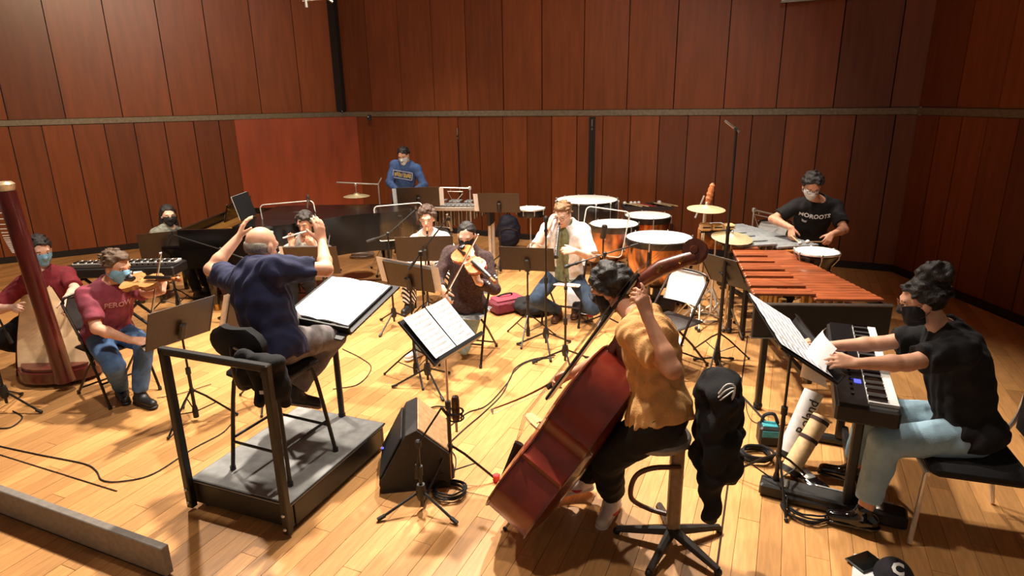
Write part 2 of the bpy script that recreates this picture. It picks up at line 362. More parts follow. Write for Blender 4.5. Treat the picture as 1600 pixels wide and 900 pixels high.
# ================================================================== people: implicit bodies, one continuous skin each
def C_(a, b, ra, rb=None, k=.02, n=None, q=1.0, cuts=(), sub=False):
    return dict(t='c', a=np.asarray(a, float), b=np.asarray(b, float), ra=ra, rb=ra if rb is None else rb, k=k, n=n, q=q, cuts=cuts, sub=sub)
def E_(c, r, ax, k=.02, cuts=(), sub=False):
    return dict(t='e', c=np.asarray(c, float), r=np.asarray(r, float), ax=np.array(ax, float), k=k, cuts=cuts, sub=sub)
def inflate(p, e, **kw):
    p = dict(p)
    if p['t'] == 'c': p['ra'] += e; p['rb'] += e
    else: p['r'] = p['r']+e
    p.update(kw); return p
def sdf_mesh(prims, h=.008, noise=0.0, nfreq=30, seed=0):
    lo = []; hi = []
    for p in prims:
        if p['sub']: continue
        if p['t'] == 'c':
            r = max(p['ra'], p['rb']); lo.append(np.minimum(p['a'], p['b'])-r); hi.append(np.maximum(p['a'], p['b'])+r)
        else:
            r = p['r'].max(); lo.append(p['c']-r); hi.append(p['c']+r)
    lo = np.min(lo, 0)-.03; hi = np.max(hi, 0)+.03
    dim = np.ceil((hi-lo)/h).astype(int)+2
    F = np.full(dim, .2, np.float32)
    axs = [(lo[i]+h*np.arange(dim[i])).astype(np.float32) for i in range(3)]
    for p in prims:
        if p['t'] == 'c':
            r = max(p['ra'], p['rb'])+.05; l = np.minimum(p['a'], p['b'])-r; u = np.maximum(p['a'], p['b'])+r
        else:
            r = p['r'].max()+.05; l = p['c']-r; u = p['c']+r
        i0 = np.clip(((l-lo)/h).astype(int), 0, dim); i1 = np.clip(((u-lo)/h).astype(int)+2, 0, dim)
        if np.any(i1 <= i0): continue
        sl = tuple(slice(i0[i], i1[i]) for i in range(3))
        X = axs[0][sl[0]][:, None, None]; Y = axs[1][sl[1]][None, :, None]; Z = axs[2][sl[2]][None, None, :]
        if p['t'] == 'c':
            a, b = p['a'], p['b']; d = b-a; L2 = max(d @ d, 1e-8)
            px, py, pz = X-a[0], Y-a[1], Z-a[2]
            t = np.clip((px*d[0]+py*d[1]+pz*d[2])/L2, 0, 1)
            rx, ry, rz = px-t*d[0], py-t*d[1], pz-t*d[2]
            if p['n'] is not None and p['q'] != 1:
                n = p['n']; s = rx*n[0]+ry*n[1]+rz*n[2]; e = (1/p['q']-1)*s
                rx, ry, rz = rx+e*n[0], ry+e*n[1], rz+e*n[2]
            D = np.sqrt(rx*rx+ry*ry+rz*rz)-(p['ra']+(p['rb']-p['ra'])*t)
        else:
            c, A, r = p['c'], p['ax'], p['r']; px, py, pz = X-c[0], Y-c[1], Z-c[2]
            q = [px*A[i][0]+py*A[i][1]+pz*A[i][2] for i in range(3)]
            k0 = np.sqrt(sum((q[i]/r[i])**2 for i in range(3))); k1 = np.sqrt(sum((q[i]/r[i]**2)**2 for i in range(3)))+1e-6
            D = k0*(k0-1)/k1
        for (cp, cn) in p['cuts']:
            D = np.maximum(D, (X-cp[0])*cn[0]+(Y-cp[1])*cn[1]+(Z-cp[2])*cn[2])
        D = D.astype(np.float32); S = F[sl]
        if p['sub']: F[sl] = np.maximum(S, -D)
        else:
            k = p['k']; hh = np.clip(.5+.5*(D-S)/k, 0, 1); F[sl] = D*(1-hh)+S*hh-k*hh*(1-hh)
    if noise:
        g = np.random.default_rng(seed); X, Y, Z = axs[0][:, None, None], axs[1][None, :, None], axs[2][None, None, :]
        N = np.zeros(dim, np.float32)
        for _ in range(4):
            w = g.normal(size=3)*nfreq; ph = g.uniform(0, 6.28, 2); w2 = g.normal(size=3)*nfreq
            N += np.sin(w[0]*X+w[1]*Y+w[2]*Z+ph[0]+1.2*np.sin(w2[0]*X+w2[1]*Y+w2[2]*Z+ph[1]))
        F += noise*.5*N
    return surfnets(F, lo, h)
_CORN = np.array([[i, j, k] for i in (0, 1) for j in (0, 1) for k in (0, 1)])
_EDG = [(a, b) for a in range(8) for b in range(a+1, 8) if np.abs(_CORN[a]-_CORN[b]).sum() == 1]
def surfnets(F, lo, h):
    S = F < 0
    cnt = np.zeros(np.array(F.shape)-1, np.int8)
    for (i, j, k) in _CORN: cnt += S[i:i+cnt.shape[0], j:j+cnt.shape[1], k:k+cnt.shape[2]]
    act = (cnt > 0) & (cnt < 8); idx = np.argwhere(act)
    vals = np.stack([F[idx[:, 0]+c[0], idx[:, 1]+c[1], idx[:, 2]+c[2]] for c in _CORN], 1)
    acc = np.zeros((len(idx), 3)); num = np.zeros(len(idx))
    for a, b in _EDG:
        va, vb = vals[:, a], vals[:, b]; m = (va < 0) != (vb < 0); t = np.where(m, va/(va-vb+1e-12), 0)
        acc += np.where(m[:, None], _CORN[a]+t[:, None]*(_CORN[b]-_CORN[a]), 0); num += m
    vs = lo+h*(idx+acc/num[:, None])
    vid = -np.ones(cnt.shape, np.int64); vid[act] = np.arange(len(idx)); quads = []
    for ax in range(3):
        o = [(1, 2), (2, 0), (0, 1)][ax]
        s0 = [slice(1, -1)]*3; s1 = [slice(1, -1)]*3
        s0[ax] = slice(0, -1); s1[ax] = slice(1, None)
        A = S[tuple(s0)]; B = S[tuple(s1)]; cr = np.argwhere(A != B)
        if not len(cr): continue
        sg = A[cr[:, 0], cr[:, 1], cr[:, 2]]
        base = cr.copy(); base[:, o[0]] += 1; base[:, o[1]] += 1
        def cell(d0, d1):
            q = base.copy(); q[:, o[0]] += d0; q[:, o[1]] += d1; return vid[q[:, 0], q[:, 1], q[:, 2]]
        Q = np.stack([cell(-1, -1), cell(0, -1), cell(0, 0), cell(-1, 0)], 1)
        Q[~sg] = Q[~sg][:, ::-1]; quads.append(Q)
    Q = np.concatenate(quads); Q = Q[(Q >= 0).all(1)]
    me = bpy.data.meshes.new('skin'); n = len(Q)
    me.vertices.add(len(vs)); me.vertices.foreach_set('co', vs.astype(np.float32).ravel())
    me.loops.add(n*4); me.loops.foreach_set('vertex_index', Q.ravel().astype(np.int32))
    me.polygons.add(n); me.polygons.foreach_set('loop_start', np.arange(0, n*4, 4, dtype=np.int32))
    me.update(calc_edges=True); me.validate(); return me

def ik(a, c, l1, l2, pole):
    a = np.asarray(a, float); c = np.asarray(c, float); d = c-a; L = np.linalg.norm(d)
    if L > (l1+l2)*.995: d *= (l1+l2)*.995/L; L = (l1+l2)*.995; c = a+d
    u = d/L; x = (l1*l1-l2*l2+L*L)/(2*L); y = math.sqrt(max(l1*l1-x*x, 1e-6)); p = np.asarray(pole, float); p = p-u*(p @ u)
    return a+u*x+nrm(p)*y, c
def hand_prims(w, d, n, side, curl=.35, spread=.02, thumb=.6, s=1.0):
    """palm and five fingers; d fingers' direction, n the way the palm faces, side = +1 when the thumb lies along cross(d,n)"""
    d = nrm(d); n = np.asarray(n, float); n = nrm(n-d*(n @ d)); t = np.cross(d, n)*side; w = np.asarray(w, float); out = []
    offs = [.030, .010, -.010, -.028]; lens = [.070, .080, .074, .058]; kn = [.088, .092, .088, .080]
    curls = curl if isinstance(curl, (list, tuple)) else [curl]*4
    for i in range(4):
        K = w+(d*kn[i]+t*offs[i])*s
        out.append(C_(w+t*offs[i]*.45*s, K, .017*s, .0115*s, .012, n, .8))
        p = K; ang = curls[i]*.7; base = nrm(d+t*(offs[i]*spread*40))
        for f, r0, r1 in ((.45, .0098, .009), (.31, .009, .008), (.24, .008, .007)):
            dd = base*math.cos(ang)+n*math.sin(ang); q = p+dd*lens[i]*f*s; out.append(C_(p, q, r0*s, r1*s, .004)); p = q; ang += curls[i]*1.05
    b = w+(d*.022+t*.022+n*.006)*s; d1 = nrm(t*thumb+d*.75+n*.35); m = b+d1*.048*s; e = m+nrm(d1+d*.4+n*.25*(1+curls[0]))*.036*s
    out += [C_(b, m, .0155*s, .012*s, .01), C_(m, e, .011*s, .009*s, .004)]
    return out
def unit_axes(r, f, u): return np.array([r, f, u])

def person(name, label, pel, yaw, neck, head, look, hl, hr, fl, fr, o, s=1.0, vox=.009):
    """pel hips' centre, neck base of the neck, head centre of the skull, look the way the face points; hl/hr dict(w wrist, d, n, pole, curl), fl/fr dict(a ankle, toe, pole); o outfit"""
    pel, neck, head = (np.asarray(v, float) for v in (pel, neck, head))
    y = math.radians(yaw); F = V(math.sin(y), math.cos(y), 0); R = V(math.cos(y), -math.sin(y), 0)
    u = nrm(neck-pel); Ft = nrm(F-u*(F @ u)); Rt = np.cross(Ft, u)
    sy = math.radians(o.get('twist', 0)); Rs = Rt*math.cos(sy)+Ft*math.sin(sy)*-1; Fs = nrm(np.cross(u, Rs))
    T = thing(name, label, 'person', (pel[0], pel[1], o.get('ground', 0.0)))
    sh = {}
    lift = o.get('lift', {'L': 0, 'R': 0})
    for nm, sg in (('L', -1), ('R', 1)): sh[nm] = neck-u*.055*s+Rs*sg*.172*s*o.get('shoulder', 1.0)+u*lift[nm]
    hip = {nm: pel+Rt*sg*.088*s-u*.02 for nm, sg in (('L', -1), ('R', 1))}
    arms = {}; legs = {}
    for nm, h in (('L', hl), ('R', hr)):
        e, w = ik(sh[nm], h['w'], .295*s, .262*s, h['pole']); arms[nm] = (sh[nm], e, w)
    for nm, l in (('L', fl), ('R', fr)):
        kx, a = ik(hip[nm], l['a'], .435*s, .425*s, l['pole']); legs[nm] = (hip[nm], kx, a)
    axT = unit_axes(Rt, Ft, u); axS = unit_axes(Rs, Fs, u); L = np.linalg.norm(neck-pel)
    fat = o.get('fat', 1.0); bend = -Ft*.03*o.get('slump', 0)
    ab = pel+(neck-pel)*.36+Ft*.006+bend; ch = pel+(neck-pel)*.70+bend*.9
    wst = o.get('waist', 1.0)
    torso = [E_(pel, (.158*s*fat, .118*s*fat, .115*s), axT, .05), E_(ab, (.140*s*fat*wst, .108*s*fat, .17*s), axT, .06),
             E_(ch, (.160*s*fat, .112*s*fat, .19*s), axS, .06), C_(sh['L']-u*.005, sh['R']-u*.005, .056*s, .056*s, .05)]
    trap = [C_(neck+u*.02, sh['L']*.55+neck*.45-u*.005, .05*s, .042*s, .04), C_(neck+u*.02, sh['R']*.55+neck*.45-u*.005, .05*s, .042*s, .04)]
    # head
    look = nrm(look); hu = nrm(o.get('headup', V(0, 0, 1))-look*(np.asarray(o.get('headup', V(0, 0, 1)), float) @ look)); hrt = np.cross(look, hu); axH = unit_axes(hrt, look, hu)
    def hp(r, f, up_): return head+(hrt*r+look*f+hu*up_)*s
    hd = [E_(hp(0, -.012, .026), V(.076, .096, .090)*s, axH, .02), E_(hp(0, .022, -.042), V(.060, .068, .078)*s, axH, .03),
          E_(hp(0, .066, -.098), V(.026, .022, .022)*s, axH, .02), C_(hp(0, .086, .008), hp(0, .106, -.030), .010*s, .0145*s, .012),
          C_(hp(-.035, .078, .026), hp(.035, .078, .026), .014*s, .014*s, .02), E_(hp(0, .083, -.065), V(.026, .012, .012)*s, axH, .01)]
    for sg in (-1, 1): hd.append(E_(hp(sg*.078, -.008, -.012), V(.011, .022, .034)*s, axH, .008))
    nk = [C_(neck-u*.03, hp(0, -.018, -.05), .056*s, .054*s, .035)]
    body = torso+trap+nk+hd
    for nm, sg, h in (('L', -1, hl), ('R', 1, hr)):
        a, e, w = arms[nm]; m = e+(w-e)*.3
        body += [C_(a, e, .050*s*fat, .041*s, .03), C_(e, m, .041*s, .042*s, .02), C_(m, w, .042*s, .027*s, .02)]
        body += hand_prims(w, h['d'], h['n'], sg, h.get('curl', .35), h.get('spread', .02), h.get('thumb', .6), s*1.02)
    for nm in 'LR':
        a, k_, w = legs[nm]; c = k_+(w-k_)*.3
        body += [C_(a, k_, .084*s*fat, .056*s, .04), C_(k_, c, .054*s, .056*s, .02), C_(c, w, .056*s, .038*s, .02)]
    bo = link(sdf_mesh(body, vox), 'body', o['skin'], T, True, 'all')
    # clothes
    inf = o.get('loose', .014)
    hem = pel+u*o.get('hem', -.05)
    up = [inflate(p, inf, cuts=[(hem, -u)]) for p in torso]+[inflate(p, inf*.8) for p in trap]
    up = [E_(hem+u*.03+Ft*.002, V(.158*s*fat+inf+.012, .118*s*fat+inf+.016, .14), axT, .04, [(hem, -u)])]+up
    for nm in 'LR':
        a, e, w = arms[nm]; fr_ = o.get('sleeve', .55)
        if fr_ <= 1:
            q = a+(e-a)*fr_; up.append(C_(a, q+nrm(e-a)*.03, .064*s*fat+inf*.3, .062*s+inf*.6, .03, cuts=[(q, nrm(e-a))]))
        else:
            g_ = fr_-1; q = e+(w-e)*g_
            up += [C_(a, e, .062*s*fat+inf*.3, .052*s+inf*.3, .03), C_(e, q+nrm(w-e)*.02, .052*s+inf*.3, .036*s+inf*.4, .02, cuts=[(q, nrm(w-e))])]
    up.append(E_(neck+u*.075+Ft*.02, V(.066, .07, .06)*s, axS, sub=True))
    so_ = link(sdf_mesh(up, vox, o.get('wrinkle', .004), 26, 3), o.get('shirt_name', 'shirt'), o['shirt'], T, True, 'all', o.get('shirt_label'))
    rep = {'T': T, 'shirt': so_, 'F': Ft, 'R': Rt, 'u': u, 'chest': ch, 'hp': hp, 'arms': arms, 'legs': legs, 'look': look, 'hrt': hrt, 'hu': hu}
    if o.get('over'):
        ov = [inflate(p, inf+.028, cuts=[(hem-u*.04, -u)]) for p in torso]+[inflate(p, inf*.8+.02) for p in trap]
        for nm in 'LR':
            a, e, w = arms[nm]; q = e+(w-e)*.1 if o['over'].get('sleeve', 0) > 1 else a+(e-a)*.9; ov.append(C_(a, e, .080*s, .074*s, .03, cuts=[(q, nrm(e-a))]))
        ov += [C_(pel-u*.15+Ft*.17, neck+Ft*.16, .085, .085, sub=True), E_(neck+u*.075+Ft*.03, V(.085, .09, .07)*s, axS, sub=True)]
        link(sdf_mesh(ov, vox, .005, 24, 8), 'overshirt', o['over']['mat'], T, True, 'all', o['over'].get('label'))
    tr = [inflate(torso[0], .004), ]
    for nm in 'LR':
        a, k_, w = legs[nm]; q = k_+(w-k_)*o.get('trouser', .93)
        x = o.get('tloose', .012)
        tr += [C_(a, k_, .090*s*fat+x*.5, .064*s+x, .05), C_(k_, q+nrm(w-k_)*.02, .064*s+x, .047*s+x, .02, cuts=[(q, nrm(w-k_))])]
    link(sdf_mesh(tr, vox, o.get('twrinkle', .004), 26, 5), 'trousers', o['trousers'], T, True, 'all')
    for nm, l in (('L', fl), ('R', fr)):
        a = legs[nm][2]; toe = nrm(l['toe']); upf = nrm(l.get('up', V(0, 0, 1))-toe*(np.asarray(l.get('up', V(0, 0, 1)), float) @ toe)); sd = np.cross(toe, upf)
        fl_ = a-upf*.088*s
        shp = [C_(fl_+upf*.045-toe*.035*s, fl_+upf*.036+toe*.155*s, .043*s, .036*s, .03, upf, .95, [(fl_+upf*.016, -upf)]), C_(fl_+upf*.05+toe*.02, a+upf*.02, .046*s, .044*s, .035)]
        so2 = link(sdf_mesh(shp, .008), 'shoe', o['shoe'], T, True, 'all')
        rep['shoe'+nm] = (so2, a, toe, upf, sd, fl_)
        sol = [C_(fl_+upf*.02-toe*.037*s, fl_+upf*.02+toe*.158*s, .047*s, .040*s, .02, None, 1, [(fl_, -upf), (fl_+upf*.022, upf)])]
        link(sdf_mesh(sol, .008), 'sole', o.get('sole', o['shoe']), so2, True, 'all'); 
    # face
    if not o.get('noface'):
        for sg in (-1, 1):
            e = MB().ball(hp(sg*.031, .078, .004), V(.0135, .010, .0085)*s, 10, 6, axH).build('eye', pm('eye_white', (225, 218, 210), .3), bo, True)
            MB().ball(hp(sg*.031, .0865, .004), V(.0055, .003, .0055)*s, 8, 5, axH).build('iris', pm('iris_dark', (42, 28, 20), .2), bo, True)
            MB().tube([hp(sg*.014, .089, .024), hp(sg*.032, .0905, .029), hp(sg*.050, .080, .023)], [.004*s, .0045*s, .003*s], 6).build('eyebrow', o['hair'], bo, True)
    if o.get('mask'):
        mk = [inflate(hd[1], .012), inflate(hd[2], .012), C_(hp(0, .088, -.012), hp(0, .106, -.03), .016*s, .019*s, .025)]
        cuts = [(hp(0, 0, -.004), nrm(hu*1-look*.05)), (hp(0, .004, 0), -look), (hp(0, 0, -.128), -hu)]
        for p in mk: p['cuts'] = cuts
        mo = link(sdf_mesh(mk, .006, .0016, 90, 4), 'face_mask', o['mask'], T, True, 'all')
        for sg in (-1, 1):
            st = MB()
            for z0, z1 in ((-.02, .012), (-.085, -.04)): st.tube([hp(sg*.055, .045, z0), hp(sg*.079, .012, (z0+z1)/2), hp(sg*.086, -.016, z1)], .0018, 5)
            st.build('ear_loop', o['mask'], mo, True)
    else:
        MB().tube([hp(-.024, .090, -.066), hp(0, .096, -.064), hp(.024, .090, -.066)], [.003, .006, .003], 6).build('lips', pm('lips', (176, 92, 84), .5), bo, True)
    if o.get('glasses'):
        gm = o['glasses']; gl = MB()
        for sg in (-1, 1):
            gl.torus(hp(sg*.033, .103, .002), .024*s, .0022, (hrt, hu, look), 18, 5); gl.tube([hp(sg*.057, .100, .006), hp(sg*.080, .05, .006), hp(sg*.083, -.01, .004)], .002, 5)
        gl.tube([hp(-.010, .104, .006), hp(.010, .104, .006)], .002, 5); gl.build('glasses', gm, T, True)
    # hair
    st = o.get('hairstyle', 'short'); g = np.random.default_rng(o.get('seed', 1)); hair = []
    if st != 'bald':
        vol = o.get('hairvol', .012)
        fcut = [(hp(0, .048, .060), nrm(look*.8-hu*.55))]
        hair = [E_(hp(0, -.022, .034), V(.078+vol, .095+vol, .088+vol)*s, axH, .02, fcut+[(hp(0, 0, -.05), nrm(-hu+look*.55))])]
        if st not in ('curly', 'afro', 'pony', 'long'):
            for _ in range(110):
                v = nrm(g.normal(size=3))
                if v[2] < -.3 or (v[1] > .45 and v[2] < .5): continue
                c = hp(v[0]*(.077+vol), -.022+v[1]*(.094+vol), .034+v[2]*(.087+vol)); tdir = nrm(hrt*v[0]*.5-look*.6+hu*(.1-v[2]*.2)+hrt*g.normal()*.3)
                hair.append(C_(c-tdir*.018, c+tdir*.022, .010*s, .006*s, .006))
        if st == 'quiff': hair.append(E_(hp(0, .045, .098), V(.055, .045, .026)*s, axH, .02))
        if st in ('curly', 'afro'):
            for _ in range(o.get('curls', 90)):
                v = g.normal(size=3); v = nrm(v); 
                if v[2] < -.35 or (v[1] > .55 and v[2] < .35): continue
                c = hp(v[0]*(.078+vol*.9), -.02+v[1]*(.092+vol*.9), .034+v[2]*(.086+vol*.9))
                hair.append(E_(c, V(1, 1, 1)*g.uniform(.016, .026)*s, axH, .012))
        if st == 'pony': hair += [E_(hp(0, -.115, .02), V(.035, .035, .045)*s, axH, .02), C_(hp(0, -.12, .0), hp(.0, -.10, -.20), .034*s, .02*s, .02)]
        if st == 'long':
            for sg in (-1, 1): hair += [C_(hp(sg*.072, -.045, .03), hp(sg*.088, -.045, -.17), .030*s, .03*s, .02), C_(hp(sg*.04, -.08, .0), hp(sg*.05, -.08, -.2), .045*s, .035*s, .02)]
        if st == 'bun':
            hair.append(E_(hp(0, -.085, .125), V(.066, .07, .06)*s, axH, .02))
            for _ in range(60):
                v = nrm(g.normal(size=3)); hair.append(E_(hp(v[0]*.066, -.085+v[1]*.07, .13+v[2]*.06), V(1, 1, 1)*g.uniform(.012, .024)*s, axH, .01))
        link(sdf_mesh(hair, .0075, .004, 70, 2), 'hair', o['hair'], T, True, 'all')
    else:
        hair = [E_(hp(0, -.034, -.005), V(.0775, .078, .062)*s, axH, .02, [(hp(0, .0, 0), nrm(look)), (hp(0, 0, -.05), -hu), (hp(0, 0, .035), nrm(hu-look*.2))])]
        link(sdf_mesh(hair, .0075, .0015, 90, 2), 'hair', o['hair'], T, True, 'all')
    return rep
# ================================================================== stands, chairs, microphones
def music_stand(label, base, z, face, tilt=20, w=.50, h=.34, group='music stands', paper=None, desk_mat=None, shiny=False, roll=0, legyaw=0, name='music_stand', side=True, fold=None):
    """base on the floor, desk centre at height z over it; the desk faces (player's side) yaw `face`, leaning back by tilt"""
    base = np.asarray(base, float); T = thing(name, label, 'music stand', (base[0], base[1], base[2]), 0, group)
    f = math.radians(face); F = V(math.sin(f), math.cos(f), 0); R = V(F[1], -F[0], 0); t = math.radians(tilt)
    N = F*math.cos(t)+V(0, 0, 1)*math.sin(t); U = V(0, 0, 1)*math.cos(t)-F*math.sin(t)
    if roll:
        a = math.radians(roll); R, U = R*math.cos(a)+U*math.sin(a), U*math.cos(a)-R*math.sin(a)
    c = V(0, 0, z)
    MB().tube([(0, 0, .05), (0, 0, z*.55)], .013, 10).build('lower_pole', BLK, T); MB().tube([(0, 0, z*.55), (0, 0, z-.03)], .0085, 8).build('upper_pole', CHR if shiny else BLK, T)
    MB().lathe([(.0, z*.55-.03), (.019, z*.55-.03), (.019, z*.55+.02), (0, z*.55+.02)], n=10).build('collar', BLKP, T)
    MB().lathe([(0, .03), (.02, .03), (.022, .09), (.016, .13), (0, .13)], n=10).build('hub', BLKP, T); MB().lathe([(0, .24), (.018, .24), (.018, .27), (0, .27)], n=10).build('leg_collar', BLKP, T)
    for k in range(3):
        a = math.radians(legyaw+120*k); d = V(math.cos(a), math.sin(a), 0)
        lg = MB().tube([V(0, 0, .255)+d*.015, V(0, 0, .20)+d*.09, d*.29+V(0, 0, .012)], .008, 6).build('leg', BLK, T)
        MB().tube([V(0, 0, .08)+d*.012, d*.16+V(0, 0, .135)], .005, 5).build('brace', BLK, lg)
        MB().ball(d*.29+V(0, 0, .012), .0125, 8, 6).build('rubber_foot', BLKP, lg)
    MB().box(c-N*.028-U*.02, (.055, .03, .15), (R, N, U), bev=.012).build('tilt_bracket', BLKP, T)
    dk = MB(); dk.box(c+U*.04, (w, .004, h), (R, N, U)).box(c+U*(.04-h/2)+N*.028, (w, .06, .004), (R, N, U)).box(c+U*(.04-h/2+.012)+N*.056, (w, .004, .022), (R, N, U))
    for s_ in (-1, 1): dk.box(c+U*.04+R*s_*w/2, (.005, .012, h), (R, N, U))
    dk.build('desk', desk_mat or pm('desk_bronze_black', (58, 42, 30), .42, .0, .08), T, smooth=False)
    if paper:
        sheet(T, c+U*(.055)+N*.006, R, U, N, paper)
    return T, dict(c=base+c, R=R, U=U, N=N)
def sheet(T, c, R, U, N, kinds):
    """sheets of printed music lying on a desk: list of (x offset, y offset, width, height, curl)"""
    for (dx, dy, w, h, curl) in kinds:
        rows = []
        for i in range(7):
            y = (i/6-.5)*h; row = []
            for j in range(7):
                x = (j/6-.5)*w; row.append(c+R*(dx+x)+U*(dy+y)+N*(.003+curl*(2*x/w)**2+curl*.6*(y/h+.5)**2))
            rows.append(row)
        top = [[p+N*.0012 for p in r] for r in rows]
        m = MB().grid(rows); m.grid(top)
        p = m.build('sheet_music', WHT, T)
        st = MB(); n = max(3, int(h/.036))
        for q in range(n):
            y0 = (q+.8)/(n+.6)-.5
            for l in range(5):
                y = y0*h+l*.0034-.007
                st.tube([c+R*(dx+x*w)+U*(dy+y)+N*(.0056+curl*(2*x)**2+curl*.6*(y/h+.5)**2) for x in np.linspace(-.43, .43, 7)], .0006, 3, cap=False)
            for k in range(int(w/.014)):
                if random.random() < .35:
                    x = -.42+.84*k/(w/.014); y = y0*h+random.uniform(-.008, .01)
                    st.ball(c+R*(dx+x*w)+U*(dy+y)+N*(.0062+curl*(2*x)**2+curl*.6*(y/h+.5)**2), (.0025, .002, .0006), 6, 3, (R, U, N))
        st.build('printed_staves', pm('music_ink', (160, 160, 166), .8), p)
def mic_stand(label, base, z, tip=None, tail=None, mic=None, legyaw=0, group='microphone stands', legr=.30, hubz=.17, name='microphone_stand', mat=None, micdir=None, r=.011):
    """tripod stand; boom from tail through the pole head to tip, all in world coordinates"""
    base = np.asarray(base, float); mat = mat or BLK
    T = thing(name, label, 'mic stand', (base[0], base[1], base[2]), 0, group)
    MB().tube([(0, 0, hubz-.1), (0, 0, z*.6)], r, 8).build('lower_pole', mat, T); MB().tube([(0, 0, z*.6), (0, 0, z)], r*.68, 8).build('upper_pole', mat, T)
    MB().lathe([(0, z*.6-.03), (.018, z*.6-.03), (.018, z*.6+.03), (0, z*.6+.03)], n=10).build('clutch', BLKP, T)
    MB().lathe([(0, hubz-.05), (.024, hubz-.05), (.034, hubz-.01), (.024, hubz+.05), (0, hubz+.05)], n=12).build('hub', BLKP, T)
    for k in range(3):
        a = math.radians(legyaw+120*k); d = V(math.cos(a), math.sin(a), 0)
        lg = MB().tube([V(0, 0, hubz)+d*.02, d*legr+V(0, 0, .014)], .0085, 7).build('leg', mat, T)
        MB().tube([d*(legr-.035)+V(0, 0, .028), d*(legr+.012)+V(0, 0, .012)], .0125, 8).build('rubber_foot', BLKP, lg)
    hd = V(0, 0, z)
    if tip is not None:
        tp = np.asarray(tip, float)-base; tl = np.asarray(tail, float)-base if tail is not None else hd-nrm(tp-hd)*.25
        MB().tube([tl, hd], .0075, 8).tube([hd, tp], .006, 8).build('boom', mat, T); MB().tube([tl, tl+nrm(tl-hd)*.09], .013, 8).build('counterweight', BLKP, T)
        MB().box(hd, (.035, .035, .05), bev=.008).build('boom_clamp', BLKP, T); end = tp; dr = nrm(tp-hd)
    else: end = hd; dr = V(0, 0, 1)
    if mic:
        dr = nrm(micdir) if micdir is not None else dr
        x, y, d = axes_from(dr); g = MB(); e = end
        if mic == 'pencil':
            MB().lathe([(0, -.06), (.0105, -.06), (.0105, .075), (.008, .09), (0, .09)], e+d*.03, 12, (x, y, d)).build('microphone', STEEL, T)
            MB().lathe([(.0125, -.012), (.016, -.012), (.016, .012), (.0125, .012)], e+d*.01, 12, (x, y, d)).build('mic_clip', BLKP, T)
        elif mic == 'dark':
            MB().lathe([(0, -.07), (.012, -.07), (.014, .05), (.022, .07), (.022, .10), (.012, .115), (0, .117)], e+d*.03, 12, (x, y, d)).build('microphone', BLKP, T)
            MB().lathe([(.0145, -.012), (.018, -.012), (.018, .012), (.0145, .012)], e+d*.01, 12, (x, y, d)).build('mic_clip', BLKP, T)
        elif mic == 'large':
            mo = MB().lathe([(0, -.09), (.018, -.09), (.026, -.07), (.026, .01), (.024, .012), (.026, .016), (.026, .075), (.02, .10), (0, .108)], e, 16, (x, y, d)).build('microphone', pm('bronze_mic', (78, 62, 48), .35, .6), T)
            MB().lathe([(0, -.17), (.009, -.165), (.009, -.09), (0, -.09)], e, 10, (x, y, d)).build('cable_plug', STEEL, mo)
            ca = MB()
            for hgt in (-.055, .02): ca.torus(e+d*hgt, .05, .005, (x, y, d), 20, 6)
            for k in range(4):
                a = math.pi/4+k*math.pi/2; v = (x*math.cos(a)+y*math.sin(a)); ca.tube([e+v*.05-d*.055, e+v*.058-d*.02, e+v*.05+d*.02], .0045, 6); ca.tube([e+v*.026-d*.03, e+v*.05-d*.05], .0018, 4)
            ca.build('shock_mount', BLKP, T)
    return T
def folding_chair(label, loc, yaw, panel, frame=None, group='folding chairs', solid_seat=None):
    """steel folding chair facing yaw, origin under the middle of the seat"""
    fm = frame or pm('chair_frame', (52, 40, 34), .35, .6, .08); T = thing('folding_chair', label, 'chair', loc, yaw, group)
    for sx in (-1, 1):
        x = sx*.205
        MB().tube(curvepts([(x, .27, .012), (x, .16, .30), (x, -.02, .47) if 0 else (x, .05, .52), (x*.98, -.16, .80), (x*.96, -.165, .83)], 5), .0115, 8).build('leg', fm, T)
        MB().tube([(x*.92, .16, .43), (x*.92, -.02, .27), (x*.92, -.27, .012)], .0105, 8).build('leg', fm, T)
        for yy, xx in ((.27, x), (-.27, x*.92)): MB().lathe([(0, 0), (.015, 0), (.015, .03), (0, .03)], (xx, yy, 0), 8).build('rubber_tip', BLKP, T)
    cb = MB().tube([(-.2, .20, .20), (.2, .20, .20)], .008, 6); cb.build('front_stretcher', fm, T); MB().tube([(-.185, -.22, .065), (.185, -.22, .065)], .008, 6).build('rear_stretcher', fm, T)
    MB().tube(curvepts([(-.197, -.165, .82), (-.17, -.175, .865), (0, -.19, .875), (.17, -.175, .865), (.197, -.165, .82)], 5), .0115, 8).build('top_rail', fm, T)
    rows = []
    for i in range(5):
        z = .60+.255*i/4; y0 = -.085-.1*(z-.60)/.255
        wd_ = .188 if i < 4 else .15
        rows.append([V(-wd_+2*wd_*j/8, y0-.028*(1-(j/4-1)**2), z) for j in range(9)])
    b = MB().grid(rows); b.grid([[p+V(0, .012, 0) for p in r] for r in rows]); b.grid([rows[0], [p+V(0, .012, 0) for p in rows[0]]]); b.grid([rows[-1], [p+V(0, .012, 0) for p in rows[-1]]]); b.build('backrest', panel, T)
    MB().box((0, .03, .445), (.385, .39, .022), bev=.01).build('seat', solid_seat or panel, T)
    return T
def cable(label, pts, mat=None, r=.0045, n=7, name='cable', group='floor cables'):
    P = curvepts([V(p[0], p[1], p[2] if len(p) > 2 else r) for p in pts], n); b = P[0].copy(); b[2] = 0
    o = MB().tube([p for p in P], r, 6).build(name, mat or BLKC, None); setp(o, label, 'cable', group); return o
def gp(*px): return [G(x, y, .006) for x, y in px]
